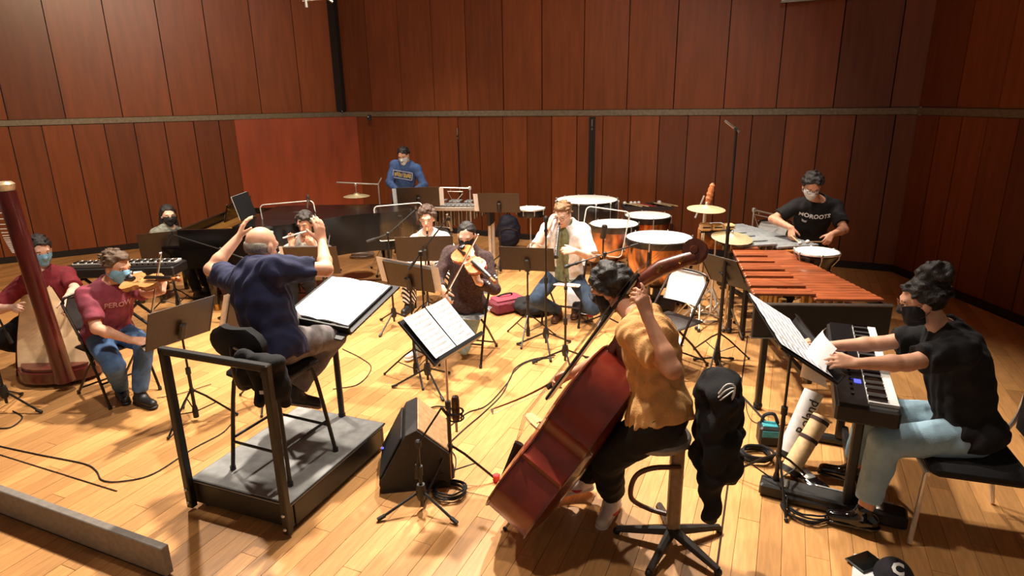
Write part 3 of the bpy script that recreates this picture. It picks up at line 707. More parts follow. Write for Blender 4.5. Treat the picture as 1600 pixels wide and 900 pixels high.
def coil(label, c, R=.13, turns=4, r=.006, mat=None, sq=.9):
    g = np.random.default_rng(int(abs(c[0])*1000)); pts = []
    for k in range(turns*14):
        a = 2*math.pi*k/14; rr = R*(1+.12*math.sin(k*.37)+.05*g.normal()); pts.append(V(c[0]+rr*math.cos(a), c[1]+rr*sq*math.sin(a), r+r*1.9*(k/14)*.8))
    o = MB().tube(curvepts(pts, 2), r, 5).build('cable_coil', mat or BLKC, None); return setp(o, label, 'cable coil', 'coiled cables')
# ================================================================== string instruments
def fiddle(name, label, bottom, axis, top, body, width, depth, neck, wood, cat='violin', slope=False, group=None, dark=None, chin=True, base=None, pins=4):
    """violin-family instrument: bottom end of the body, axis towards the scroll, top = the way the belly faces"""
    A = nrm(axis); N = np.asarray(top, float); N = nrm(N-A*(N @ A)); X = np.cross(A, N); B = np.asarray(bottom, float)
    T = thing(name, label, cat, base if base is not None else B, 0, group)
    if slope: cp = [(0, .04), (.012, .22), (.05, .39), (.12, .485), (.20, .5), (.29, .47), (.36, .41), (.385, .43), (.395, .40), (.45, .33), (.52, .315), (.585, .345), (.60, .375), (.63, .37), (.70, .395), (.78, .40), (.86, .375), (.92, .32), (.96, .24), (.985, .15), (1, .075)]
    else: cp = [(0, .03), (.012, .22), (.05, .38), (.12, .47), (.20, .5), (.28, .47), (.345, .40), (.365, .425), (.375, .40), (.43, .30), (.50, .27), (.57, .295), (.615, .36), (.625, .385), (.64, .355), (.72, .39), (.80, .405), (.88, .37), (.95, .26), (.99, .12), (1, .05)]
    half = [(t*body, w*width) for t, w in cp]; out = [(w, t) for t, w in half]+[(-w, t) for t, w in reversed(half)]
    n = len(out); cy = body*.47; d2 = depth/2; ar = depth*.16
    def ring(s_, z, e=0.0): return [B+A*(cy+(t-cy)*s_)+X*(w*s_+(e if w > 0 else -e))+N*z for w, t in out]
    ov = width*.012
    for nm, sg, mt in (('belly', 1, wood['top']), ('back', -1, wood['back'])):
        m = MB(); rings = [ring(1.0, sg*(d2-.002*0), ov), ring(1.0, sg*(d2+ar*.22), ov), ring(.93, sg*(d2+ar*.30)), ring(.75, sg*(d2+ar*.75)), ring(.45, sg*(d2+ar)), ring(.15, sg*(d2+ar*1.05))]
        vs = [p for r in rings for p in r]; fs = [(i*n+k, i*n+(k+1) % n, (i+1)*n+(k+1) % n, (i+1)*n+k) for i in range(5) for k in range(n)]; fs.append(tuple(range(5*n, 6*n)))
        m.add(vs, fs); o = m.build(nm, mt, T, True, True)
        if sg > 0:
            for sx in (-1, 1):
                fh = MB(); pts = curvepts([B+A*body*(.34+.2*q)+X*sx*width*(.185-.06*q+.02*math.sin(q*9))+N*(d2+ar*.86) for q in (0, .25, .5, .75, 1)], 3)
                fh.tube(pts, [width*.012]*len(pts), 5); fh.build('sound_hole', BLKP, o, True)
    m = MB(); r0 = ring(.985, -d2); r1 = ring(.985, d2); m.add(r0+r1, [(k, (k+1) % n, n+(k+1) % n, n+k) for k in range(n)]); m.build('ribs', wood['rib'], T, True, True)
    dk = dark or pm('ebony', (22, 16, 14), .3)
    nt = d2+ar; s_ = body/.36
    nb = B+A*(body*.97)+N*(nt*.55); ne = B+A*(body+neck)+N*(nt+.004*s_)
    nw = width*.062*(1 if not slope else .70)
    MB().tube([nb-A*body*.02, nb+A*neck*.2, ne], [nw*1.25, nw, nw*.9], 10).build('neck', wood['neck'], T, True)
    if slope: MB().tube([B+A*body*.985-N*d2*.7, B+A*(body*1.0)+N*0, nb+A*neck*.22], [nw*.9, nw*1.6, nw], 10).build('neck_heel', wood['neck'], T, True)
    fb0 = B+A*body*(.66 if not slope else .60)+N*(nt+body*.07*(1 if not slope else .8)); fb1 = ne+N*nw*1.0
    da = nrm(fb1-fb0); fx = X; fn = np.cross(fx, da); fn = fn if fn @ N > 0 else -fn
    L = np.linalg.norm(fb1-fb0); w0, w1 = nw*1.7, nw*1.05
    fbm = MB(); rows0 = []; rows1 = []
    for (p, w_) in ((fb0, w0), (fb1, w1)):
        rows0.append([p+fx*w_*x+fn*(nw*.45)*(1-x*x) for x in (-1, -.5, 0, .5, 1)]); rows1.append([p+fx*w_*x-fn*nw*.35 for x in (-1, -.5, 0, .5, 1)])
    fbm.grid(rows0).grid(rows1); fbm.grid([rows0[0], rows1[0]]).grid([rows0[1], rows1[1]]); fbm.grid([[rows0[0][0], rows1[0][0]], [rows0[1][0], rows1[1][0]]]); fbm.grid([[rows0[0][4], rows1[0][4]], [rows0[1][4], rows1[1][4]]])
    fbm.build('fingerboard', dk, T, True)
    # peg box and scroll
    pb_ = neck*.42 if not slope else .28; p0 = ne; p1 = ne+A*pb_*.9-N*pb_*.18; hw = nw*.92
    if slope: p1 = ne+A*pb_*.84-N*pb_*.56; hw = nw*1.25
    MB().tube(curvepts([p0-A*nw, p0+A*pb_*.3-N*pb_*.01, p1], 4), [hw*1.05]*4+[hw*1.15]*3+[hw, hw][:2], 10).build('peg_box', wood['neck'], T, True) if 0 else MB().tube([p0-A*nw, p0+(p1-p0)*.38+N*pb_*.04, p1], [hw*1.05, hw*1.25, hw], 10).build('peg_box', wood['neck'], T, True)
    sp = []; sr = []
    R0 = nw*(1.75 if not slope else 2.3); c = p1+A*R0*.35+N*R0*.55*-1+N*R0*.9
    for k in range(30):
        a = -math.pi*.62+k*.30; rr = R0*(1-.028*k); sp.append(c+(A*math.sin(a+math.pi*.05)+N*-math.cos(a+math.pi*.05))*rr); sr.append(nw*(.75-.014*k))
    so = MB(); so.tube(sp, sr, 8); so.lathe([(0, -nw*1.25), (R0*.28, -nw*1.25), (R0*.34, -nw*.9), (R0*.34, nw*.9), (R0*.28, nw*1.25), (0, nw*1.25)], c, 12, (A, N, X))
    so.lathe([(0, -nw*.7), (R0*.9, -nw*.7), (R0*.9, nw*.7), (0, nw*.7)], c, 18, (A, N, X)); so.build('scroll', wood['neck'], T, True)
    for k in range(pins):
        sd = 1 if k % 2 else -1; q = p0+(p1-p0)*(.14+.21*k)
        pg = MB().tube([q-X*sd*nw*.8, q+X*sd*nw*2.6], nw*.25, 6); pg.lathe([(0, -nw*.2), (nw*.75, -nw*.2), (nw*.75, nw*.2), (0, nw*.2)], q+X*sd*nw*3.1, 8, (A, X, N)); pg.build('peg', dk if not slope else pm('brass_machine', (150, 118, 60), .3, .9), T, True)
    # bridge, tailpiece, strings
    bh = body*.085*(1 if not slope else 1.15); bc = B+A*body*.455+N*(nt-ar*.1)
    bw = width*.10*(1 if not slope else 1.25); br = MB(); br.prism([(-bw, 0), (-bw*.6, 0), (-bw*.35, bh*.3), (bw*.35, bh*.3), (bw*.6, 0), (bw, 0), (bw*.95, bh*.5), (bw*.62, bh*.95), (0, bh*1.08), (-bw*.62, bh*.95), (-bw*.95, bh*.5)], body*.010, bc, X, N, A); br.build('bridge', pm('maple_bridge', (216, 182, 130), .6), T, True, smooth=False)
    tp0 = B+A*body*.02+N*(nt*.95); tp1 = B+A*body*.31+N*(nt+bh*.45)
    MB().tube([tp0, (tp0+tp1)/2, tp1], [nw*.7, nw*.9, nw*1.35] if not slope else [nw*.5, nw*.7, nw*1.0], 8).build('tailpiece', dk, T, True)
    for k in range(4):
        x = (k-1.5)/1.5
        st = MB().tube([tp1+X*x*nw*.8+N*nw*.5, bc+N*bh*1.06+X*x*bw*.55+A*.002, fb1+X*x*w1*.7+fn*nw*.6, p0+A*pb_*(.12+.2*k)-N*pb_*.02], .0006*s_ if not slope else .0013, 4); st.build('string', STEEL, T, True)
    if chin: MB().ball(B+A*body*.06+X*width*.17*-1+N*(nt+.012*s_), V(.032, .024, .008)*s_, 12, 6, (X, A, N)).build('chin_rest', dk, T, True)
    return T, dict(A=A, N=N, X=X, B=B, nut=ne, fb0=fb0, fb1=fb1, bc=bc+N*bh, nw=nw)
def bow(label, frog, tip, hairside, big=1.0, group='bows', name='bow'):
    frog = np.asarray(frog, float); tip = np.asarray(tip, float); d = nrm(tip-frog); h = np.asarray(hairside, float); h = nrm(h-d*(h @ d)); x = np.cross(d, h); L = np.linalg.norm(tip-frog)
    T = thing(name, label, 'bow', frog, 0, group); g = .019*big
    pts = [frog+d*L*t+h*g*.55*math.sin(math.pi*t)*.8 for t in np.linspace(0, 1, 9)]
    MB().tube(pts, [.0048*big-.0018*big*i/8 for i in range(9)], 7).build('stick', pm('pernambuco', (120, 62, 34), .3), T, True)
    MB().grid([[frog+d*.03+h*g*1.15-x*.005*big, frog+d*.03+h*g*1.15+x*.005*big], [tip+h*g*.95-x*.004*big, tip+h*g*.95+x*.004*big]]).grid([[frog+d*.03+h*g*1.25-x*.005*big, frog+d*.03+h*g*1.25+x*.005*big], [tip+h*g*1.05-x*.004*big, tip+h*g*1.05+x*.004*big]]).build('bow_hair', pm('horse_hair', (232, 222, 200), .6), T, True, smooth=False)
    MB().box(frog+d*.035*big+h*g*.6, (.012*big, .045*big, g*1.1), (x, d, h), bev=.002).build('frog', pm('ebony', (22, 16, 14), .3), T, True); MB().prism([(0, 0), (.012*big, 0), (.002, g*1.1), (-.004, g*1.1)], .008*big, tip-x*.004*big, d*-1, h, x).build('tip_plate', WHP, T, True, smooth=False)
    return T
VW = dict(top=pm('violin_spruce', (206, 104, 34), .28, 0, .14, scale=8, stretch=(4, 4, .6), coat=.4), back=pm('violin_maple', (176, 84, 34), .28, 0, .2, scale=12, coat=.4), rib=pm('violin_rib', (168, 84, 38), .3, 0, .2, coat=.3), neck=pm('violin_neck', (176, 98, 46), .4))
VW2 = dict(top=pm('viola_spruce', (196, 138, 84), .24, 0, .12, scale=8, coat=.5), back=pm('viola_maple', (170, 104, 58), .28, 0, .2, coat=.4), rib=pm('viola_rib', (176, 112, 66), .3, 0, .2, coat=.4), neck=pm('violin_neck', (176, 98, 46), .4))
BW = dict(top=pm('bass_spruce', (120, 48, 26), .32, 0, .14, scale=5, stretch=(4, 4, .5), coat=.5), back=pm('bass_back', (92, 34, 20), .3, 0, .18, scale=5, coat=.5), rib=pm('bass_rib', (112, 36, 24), .33, 0, .16, scale=7, coat=.2, bump=.03, bscale=20), neck=pm('bass_neck', (104, 48, 28), .3, 0, .2, coat=.3))

# ================================================================== the players
JEAN = pm('blue_denim', (70, 100, 140), .85, 0, .10, scale=25, bump=.25, bscale=220)
JEANL = pm('light_denim', (150, 182, 200), .85, 0, .06, scale=25, bump=.25, bscale=220)
JEAND = pm('dark_denim', (52, 70, 92), .85, 0, .10, scale=25, bump=.25, bscale=220)
HDARK = pm('hair_dark', (26, 18, 15), .55, 0, .3, scale=60, bump=.6, bscale=160); HBROWN = pm('hair_brown', (92, 68, 48), .6, 0, .3, scale=60, bump=.6, bscale=160); HGREY = pm('hair_grey_stubble', (150, 140, 128), .7, 0, .2, scale=120)
BMASK = pm('surgical_mask_blue', (126, 176, 206), .8, 0, .06); WMASK = pm('white_mask', (222, 224, 222), .8, 0, .05); KMASK = pm('black_mask', (22, 20, 22), .85, 0, .12)
SHOEK = pm('black_shoe', (26, 24, 25), .5, 0, .15)
def toe(yaw, dz=0.0): y = math.radians(yaw); return nrm(V(math.sin(y), math.cos(y), dz))
UP = V(0, 0, 1)

# --- conductor
cp_ = V(-1.42, 3.50, .97)
CON = person('person', 'conductor in a navy T-shirt and grey trousers seated on the podium stool, both arms raised', cp_, 30, W(398, 424, 3.62), W(409, 385, 3.72), V(.42, .88, -.30),
    dict(w=W(372, 372, 4.02), d=V(.35, .35, .9), n=V(.8, .5, -.2), pole=V(-1, .1, -.35), curl=.3), dict(w=W(503, 378, 3.90), d=V(-.10, .1, 1), n=V(-.7, .6, 0), pole=V(.9, -.2, -.5), curl=.25, spread=.03),
    dict(a=W(437, 598, 3.86), toe=toe(40, -.45), pole=V(.1, .9, .6)), dict(a=W(462, 611, 3.70), toe=toe(62, -.45), pole=V(.7, .7, .6)),
    dict(skin=SKIN, shirt=pm('navy_jersey', (32, 36, 72), .85, 0, .16, scale=14, bump=.2, bscale=160), trousers=pm('grey_chinos', (112, 104, 104), .85, 0, .12, bump=.2), shoe=SHOEK, sole=pm('tan_sole', (168, 140, 112), .7), hair=HGREY, hairstyle='bald', fat=1.14, sleeve=.72, loose=.02, hem=-.09, lift={'L': .03, 'R': .03}, wrinkle=.007, ground=.2, shoulder=1.1), vox=.008)
MB().torus(W(399, 412, 3.60), .075, .006, (V(.9, -.4, 0), V(.4, .8, .3), nrm(V(-.2, -.3, .95))), 24, 6).build('neck_strap', BLKC, CON['T'], True)

# --- violist in maroon
VIO = person('person', 'violinist in a faded maroon T-shirt, jeans and blue mask beside the harp', V(-3.36, 4.92, .55), 122, W(172, 446, 4.86), W(183, 416, 4.82), V(.90, -.30, -.30),
    dict(w=W(262, 456, 4.62), d=V(-.1, .25, .95), n=V(-.75, .5, .2), pole=V(.2, -.25, -1), curl=[.75, .7, .75, .8]), dict(w=W(203, 531, 4.56), d=V(.75, .05, -.15), n=V(.3, .4, -.85), pole=V(-.7, -.6, -.5), curl=.55),
    dict(a=G(222, 632)+UP*.095, toe=toe(120), pole=V(.9, -.5, .5)), dict(a=G(192, 622)+UP*.095, toe=toe(140), pole=V(.6, -.8, .5)),
    dict(skin=SKIN, shirt=pm('maroon_jersey', (128, 50, 66), .85, 0, .14, scale=14, bump=.2, bscale=160), trousers=JEAN, shoe=SHOEK, hair=HBROWN, hairstyle='quiff', mask=BMASK, sleeve=.78, loose=.018, fat=1.06, wrinkle=.006))
VT = pm('faded_print', (196, 140, 140), .85)
_ch = VIO['chest']
lettering('PEROW', 'shirt_lettering', VT, VIO['T'], _ch+VIO['F']*.1+VIO['u']*.03, -VIO['R'], VIO['u'], .062, VIO['shirt'], bold=.0015)
fiddle('violin', 'glossy brown violin under the chin of the player in faded maroon', W(197, 441, 4.72), W(300, 440, 4.50)-W(197, 441, 4.72), V(.1, -.45, .95), .36, .208, .036, .132, VW2, group=None)
bow('upright bow held by the violinist in faded maroon', W(229, 527, 4.52), W(249, 395, 4.62), V(.3, .9, 0), 1.0)

# --- harpist
HAR = person('person', 'harpist in a dark red T-shirt and blue mask behind the harp', V(-4.28, 5.62, .56), 140, W(66, 428, 5.58), W(63, 391, 5.56), V(.72, -.62, -.28),
    dict(w=W(104, 466, 5.25), d=V(.3, -.5, -.6), n=V(-.8, .2, -.4), pole=V(.9, -.2, -.6), curl=.5), dict(w=W(22, 480, 5.2), d=V(.5, -.5, .1), n=V(.6, .4, -.5), pole=V(-.9, -.3, -.5), curl=.5),
    dict(a=G(135, 560)+UP*.095, toe=toe(140), pole=V(.6, -.7, .6)), dict(a=G(50, 560)+UP*.095, toe=toe(160), pole=V(0, -1, .6)),
    dict(skin=SKIN3, shirt=pm('dark_red_jersey', (118, 22, 34), .85, 0, .14, bump=.2, bscale=160), trousers=BLKC, shoe=SHOEK, hair=HDARK, mask=BMASK, sleeve=.8), vox=.01)

# --- pianist
PIA = person('person', 'dark-haired pianist in grey with a black mask at the grand piano', V(-4.42, 7.75, .55), 110, W(264, 358, 7.75), W(263, 336, 7.72), V(.62, -.75, -.15),
    dict(w=W(315, 400, 7.9), d=V(1, .2, -.1), n=V(0, 0, -1), pole=V(0, .2, -1), curl=.3), dict(w=W(318, 410, 7.45), d=V(1, .2, -.1), n=V(0, 0, -1), pole=V(-.2, -.3, -1), curl=.3),
    dict(a=V(-3.9, 7.75, .095), toe=toe(100), pole=V(.8, 0, .6)), dict(a=V(-3.92, 7.55, .095), toe=toe(100), pole=V(.8, 0, .6)),
    dict(skin=SKIN3, shirt=pm('grey_wool', (120, 122, 112), .9, 0, .2, bump=.3), trousers=BLKC, shoe=SHOEK, hair=HDARK, hairstyle='long', mask=pm('patterned_black_mask', (34, 30, 32), .85, 0, .4, scale=60), sleeve=1.8), s=.95, vox=.011)

# --- flautist
FLU = person('person', 'curly-haired flute player behind the clear screen, half hidden by the conductor', V(-2.40, 7.28, .53), 188, W(480, 378, 7.14), W(476, 349, 7.08), V(-.12, -.95, -.28),
    dict(w=W(492, 386, 6.92), d=V(-.6, -.3, .7), n=V(.1, .9, .1), pole=V(.9, 0, -.8), curl=.6), dict(w=W(456, 384, 6.88), d=V(-.1, .2, 1), n=V(.2, -.9, .1), pole=V(-.8, 0, -.9), curl=.6),
    dict(a=V(-2.26, 6.86, .095), toe=toe(180), pole=V(0, -1, .5)), dict(a=V(-2.5, 6.84, .095), toe=toe(185), pole=V(0, -1, .5)),
    dict(skin=SKIN2, shirt=pm('pale_grey_shirt', (176, 172, 164), .85, 0, .2, bump=.2), trousers=BLKC, shoe=SHOEK, hair=pm('hair_greying', (50, 42, 36), .6, 0, .4, scale=50, bump=.6, bscale=160), hairstyle='curly', sleeve=.85, seed=5), vox=.01)
t = thing('flute', 'silver flute held sideways at the lips of the curly-haired player', 'flute', W(472, 362, 6.94))
f0, f1 = W(480, 361, 6.96), W(442, 372, 6.84)
MB().tube([f0, f1], .0095, 10).build('tube', CHR, t, True); fd = nrm(f1-f0)
for k in range(12): MB().ball(f0+(f1-f0)*(.3+.05*k)+V(0, -.006, .009), (.008, .008, .003), 8, 4).build('key', CHR, t, True)
MB().lathe([(.0095, -.02), (.0125, -.012), (.0125, .012), (.0095, .02)], f0+fd*.07, 12, axes_from(fd)).build('lip_plate', CHR, t, True)

# --- oboist
OBO = person('person', 'curly-haired oboist in a white T-shirt and striped trousers', V(-.93, 7.32, .54), 182, W(670, 368, 7.2), W(667, 341, 7.12), V(0, -.96, -.22),
    dict(w=W(688, 404, 6.88), d=V(-.9, -.2, .2), n=V(-.1, .8, -.3), pole=V(.9, .3, -.9), curl=.7), dict(w=W(655, 412, 6.84), d=V(.8, -.2, .1), n=V(.1, .8, -.3), pole=V(-.9, .3, -.9), curl=.7),
    dict(a=G(700, 478)+UP*.095, toe=toe(170), pole=V(.3, -1, .5)), dict(a=G(640, 486)+UP*.095, toe=toe(195), pole=V(-.3, -1, .5)),
    dict(skin=SKIN3, shirt=pm('white_jersey', (236, 232, 226), .85, 0, .05, bump=.2, bscale=160), trousers=stripes('striped_cloth', (226, 220, 214), (26, 24, 28), 12, 'DIAGONAL', .85, .45), shoe=SHOEK, hair=pm('hair_curly_brown', (74, 50, 36), .6, 0, .4, scale=50, bump=.6, bscale=160), hairstyle='curly', hairvol=.022, curls=150, sleeve=.8, tloose=.03, seed=9), vox=.01)
t = thing('oboe', 'slender dark oboe held by the player in the white T-shirt', 'oboe', W(667, 390, 6.95)); f0, f1 = W(667, 355, 7.0), W(670, 418, 6.75)
MB().tube([f0, f0+(f1-f0)*.12], .003, 6).build('reed', pm('cane_reed', (206, 176, 120), .6), t, True); MB().tube([f0+(f1-f0)*.1, f0+(f1-f0)*.9, f1], [.011, .014, .026], 10).build('tube', BLKS, t, True)
kk = MB(); [kk.ball(f0+(f1-f0)*(.2+.05*k)+V(0, -.014, .004), (.007, .004, .007), 6, 4) for k in range(13)]; kk.build('keywork', CHR, t, True)

# --- violinist
VLN = person('person', 'violinist in a brown cardigan, light jeans and black mask', V(-.42, 5.60, .55), 196, W(731, 392, 5.50), W(729, 368, 5.46), V(-.15, -.90, -.38),
    dict(w=W(747, 441, 5.14), d=V(-.3, -.1, .9), n=V(-.6, .55, .1), pole=V(.6, .2, -1), curl=[.8, .75, .8, .8]), dict(w=W(692, 452, 5.16), d=V(.25, -.3, -.8), n=V(.7, .5, -.4), pole=V(-.8, .1, -.8), curl=.6),
    dict(a=G(722, 536)+UP*.095, toe=toe(185), pole=V(.25, -1, .5)), dict(a=G(655, 556)+UP*.095, toe=toe(215), pole=V(-.5, -.9, .5)),
    dict(skin=SKIN3, shirt=pm('brown_knit', (66, 46, 44), .95, 0, .3, scale=60, bump=.5, bscale=130), shirt_name='cardigan', trousers=JEANL, shoe=pm('white_canvas', (232, 230, 228), .7, 0, .04), hair=HDARK, hairstyle='pony', hairvol=.006, mask=KMASK, sleeve=1.85, loose=.02, s=.95), s=.96)
fiddle('violin', 'orange-brown violin held by the player in the brown cardigan', W(716, 391, 5.30), W(770, 440, 4.92)-W(716, 391, 5.30), V(-.1, -.62, .80), .36, .208, .034, .132, VW)
bow('bow of the violinist in the brown cardigan, slanting across her violin', W(695, 461, 5.08), W(746, 366, 5.12), V(.6, .6, .2), 1.0)

# --- clarinettist
CLA = person('person', 'wind player in an open white shirt over a green T-shirt, hand raised to his hair', V(.58, 6.60, .55), 200, W(884, 352, 6.52), W(879, 335, 6.44), V(-.42, -.82, -.32),
    dict(w=W(898, 392, 6.18), d=V(-.95, -.2, .1), n=V(-.1, .8, -.4), pole=V(.9, .2, -.9), curl=.7), dict(w=W(857, 356, 6.40), d=V(.30, .1, .9), n=V(.75, .4, -.2), pole=V(-.8, -.6, -1), curl=.35),
    dict(a=G(900, 492)+UP*.095, toe=toe(195), pole=V(.3, -1, .5)), dict(a=G(872, 498)+UP*.095, toe=toe(200), pole=V(-.9, -.9, .5)),
    dict(skin=SKIN3, shirt=pm('olive_jersey', (118, 122, 88), .85, 0, .16, bump=.2), trousers=JEAND, shoe=pm('brown_leather', (92, 58, 42), .45, 0, .2), hair=pm('hair_sandy', (128, 92, 56), .6, 0, .3, scale=60, bump=.6, bscale=160), hairstyle='quiff', sleeve=.7, glasses=pm('thin_wire', (120, 110, 100), .3, .8),
         over=dict(mat=pm('white_linen_shirt', (226, 226, 226), .85, 0, .08, scale=20, bump=.3, bscale=90), sleeve=.9, label='open white short-sleeved shirt')))
t = thing('clarinet', 'black clarinet in the mouth of the player in the open white shirt', 'clarinet', W(872, 370, 6.3)); f0, f1 = W(874, 348, 6.33), W(868, 402, 6.0)
MB().tube([f0, f0+(f1-f0)*.1], [.006, .011], 8).build('mouthpiece', BLKS, t, True); MB().tube([f0+(f1-f0)*.1, f0+(f1-f0)*.88, f1], [.0125, .0135, .03], 12).build('tube', BLKP, t, True)
kk = MB(); [kk.ball(f0+(f1-f0)*(.18+.05*k)+V(-.006, -.013, .002), (.007, .004, .007), 6, 4) for k in range(13)]; kk.build('keywork', CHR, t, True)

# --- man in the blue sweatshirt
BLU = person('person', 'man in a blue sweatshirt and white mask standing at the back', V(-1.70, 10.05, .90), 186, W(634, 255, 9.95), W(630, 243, 9.88), V(-.15, -.88, -.42),
    dict(w=W(640, 302, 9.74), d=V(-.4, -.3, -.85), n=V(-.3, .8, 0), pole=V(.9, .1, -.2), curl=.5), dict(w=W(624, 303, 9.74), d=V(.4, -.3, -.85), n=V(.3, .8, 0), pole=V(-.9, .1, -.2), curl=.5),
    dict(a=V(-1.58, 10.05, .095), toe=toe(180), pole=V(.1, -1, 0)), dict(a=V(-1.82, 10.05, .095), toe=toe(190), pole=V(-.1, -1, 0)),
    dict(skin=SKIN, shirt=pm('blue_sweatshirt', (66, 92, 140), .9, 0, .12, bump=.2), shirt_name='sweatshirt', trousers=BLKC, shoe=SHOEK, hair=HDARK, mask=WMASK, sleeve=1.9, hem=-.07, loose=.022, hairvol=.006), vox=.011)
_c = BLU['chest']+BLU['F']*.1+BLU['u']*.01; _r = -BLU['R']
GOLD = pm('gold_print', (206, 184, 110), .6)
pb2 = MB()
for k in range(9): pb2.box(_c+_r*(-.115+.029*k)+BLU['u']*(.006*((k*5) % 3-1))+BLU['F']*.042, (.024 if k != 4 else .008, .003, .052+.008*((k*7) % 3)), (_r, BLU['F'], BLU['u']))
pb2.build('gold_print', GOLD, BLU['T'], True, smooth=False)
bx = MB()
for sx, sy, w_, h_ in ((0, .058, .30, .012), (0, -.058, .30, .012), (-.15, 0, .012, .12), (.15, 0, .012, .12)): bx.box(_c+_r*sx+BLU['u']*sy+BLU['F']*.045, (w_, .003, h_), (_r, BLU['F'], BLU['u']))
bx.build('print_border', pm('pale_print', (206, 206, 226), .7), BLU['T'], True, smooth=False)

# --- percussionist
PER = person('person', 'percussionist in a black T-shirt with white letters and white mask behind the vibraphone', V(3.22, 6.72, .90), 190, W(1277, 316, 6.52), W(1269, 290, 6.38), V(-.18, -.82, -.60),
    dict(w=W(1300, 366, 6.14), d=V(-.55, -.45, -.5), n=V(-.4, .5, -.8), pole=V(1, .4, -.3), curl=.9), dict(w=W(1236, 356, 6.32), d=V(-.1, -.5, -.7), n=V(.6, .3, -.6), pole=V(-1, .4, -.3), curl=.9),
    dict(a=V(3.40, 6.74, .095), toe=toe(180), pole=V(.1, -1, 0)), dict(a=V(3.10, 6.76, .095), toe=toe(190), pole=V(-.1, -1, 0)),
    dict(skin=SKIN2, shirt=pm('black_jersey', (16, 15, 18), .9, 0, .2, bump=.2), trousers=BLKC, shoe=SHOEK, hair=HDARK, hairstyle='curly', hairvol=.012, mask=WMASK, glasses=BLKP, fat=1.12, sleeve=.75, loose=.022, hem=-.1, shoulder=1.05), s=.99)
lettering('MOROOTS', 'shirt_lettering', WHT, PER['T'], PER['chest']+PER['F']*.1+PER['u']*.05+PER['R']*.03, -PER['R'], PER['u'], .062, PER['shirt'], bold=.002, off=.010)
lettering('((', 'shirt_emblem', WHT, PER['T'], PER['chest']+PER['F']*.1+PER['u']*-.022+PER['R']*.12, PER['u'], PER['R'], .045, PER['shirt'], bold=.002, off=.010)
def stick(label, a, b, head=None, r=.006, mat=None, cat='mallet', group='mallets in hand', hr=.02, hm=None):
    t = thing('mallet' if head else 'drumstick', label, cat, a, 0, group); MB().tube([a, b], r, 7).build('handle', mat or pm('maple_stick', (214, 178, 130), .5), t, True)
    MB().ball(b, hr if head else r*1.3, 10, 7).build('head', hm or WHP, t, True); return t
a_ = W(1283, 378, 6.05); stick('mallet in the left hand of the percussionist in black', a_, W(1262, 378, 5.95), True, hr=.022); a_ = W(1236, 368, 6.2); stick('mallet in the right hand of the percussionist in black', a_, W(1250, 380, 5.95), True, hr=.02)

# --- double bass and bassist
BE = V(-.07, 3.04, 0); BS = W(1046, 468, 3.12); ba = nrm(BS-BE)
bt = V(-.86, .46, .40)
bass, BI = fiddle('double_bass', 'dark red-brown double bass leaning against the seated bassist', BE+ba*.13, ba, bt, 1.08, .66, .25, .42, BW, cat='double bass', slope=True, chin=False, base=BE)
MB().tube([BE+V(0, 0, .0)+ba*.004, BE+ba*.15], .007, 8).build('endpin', STEEL, bass, True); MB().ball(BE+ba*.012, .013, 8, 6).build('endpin_tip', BLKP, bass, True)
_nk = BI['B']+BI['A']*(1.10+.36)+BI['N']*.12
BAS = person('person', 'double bassist in an ochre shirt, black trousers and white sneakers on a tall stool', V(.74, 2.86, .79), -60, W(1004, 500, 3.04), W(953, 452, 3.30), V(-.80, .42, -.42),
    dict(w=W(1012, 496, 2.76), d=V(-.28, .30, .90), n=V(-.45, .88, -.1), pole=V(.35, -.45, -1), curl=[.15, .55, .7, .8], spread=.03), dict(w=W(880, 592, 3.36), d=V(-.8, .1, -.4), n=V(.2, -.9, -.2), pole=V(-.1, .9, -.6), curl=.8),
    dict(a=G(955, 800)+UP*.10, toe=toe(-150, -.15), pole=V(-.9, -.1, .75)), dict(a=G(905, 770)+UP*.10, toe=toe(-110, 0), pole=V(-.6, .6, .7)),
    dict(skin=SKIN2, shirt=pm('ochre_linen', (214, 160, 98), .9, 0, .05, scale=30, bump=.35, bscale=120), trousers=BLKC, shoe=pm('white_leather', (222, 206, 196), .5, 0, .06), hair=HDARK, hairstyle='curly', hairvol=.02, curls=140, mask=KMASK, glasses=pm('thin_wire', (120, 110, 100), .3, .8), sleeve=.7, loose=.026, hem=.0, wrinkle=.008, trouser=.84, tloose=.03, slump=.8, seed=4), vox=.007)
for nm in 'LR':
    sh_, a, tv, uv, sd, fl_ = BAS['shoe'+nm]
    for g_ in (-1, 1):
        pts = [fl_+uv*.040+tv*.085+sd*g_*.038, fl_+uv*.028+tv*.055+sd*g_*.0425, fl_+uv*.034+tv*.02+sd*g_*.0445, fl_+uv*.066-tv*.045+sd*g_*.037]
        MB().tube(curvepts(pts, 4), [.003, .005, .008, .0095, .011, .0105, .0095, .008, .0065, .005, .004, .003, .002], 6).build('shoe_stripe', pm('red_print', (206, 40, 44), .5), sh_, True)
bow('dark double bass bow reaching out past the strings', W(872, 592, 3.36), W(767, 640, 3.45), V(.1, -.2, -1), 1.5)

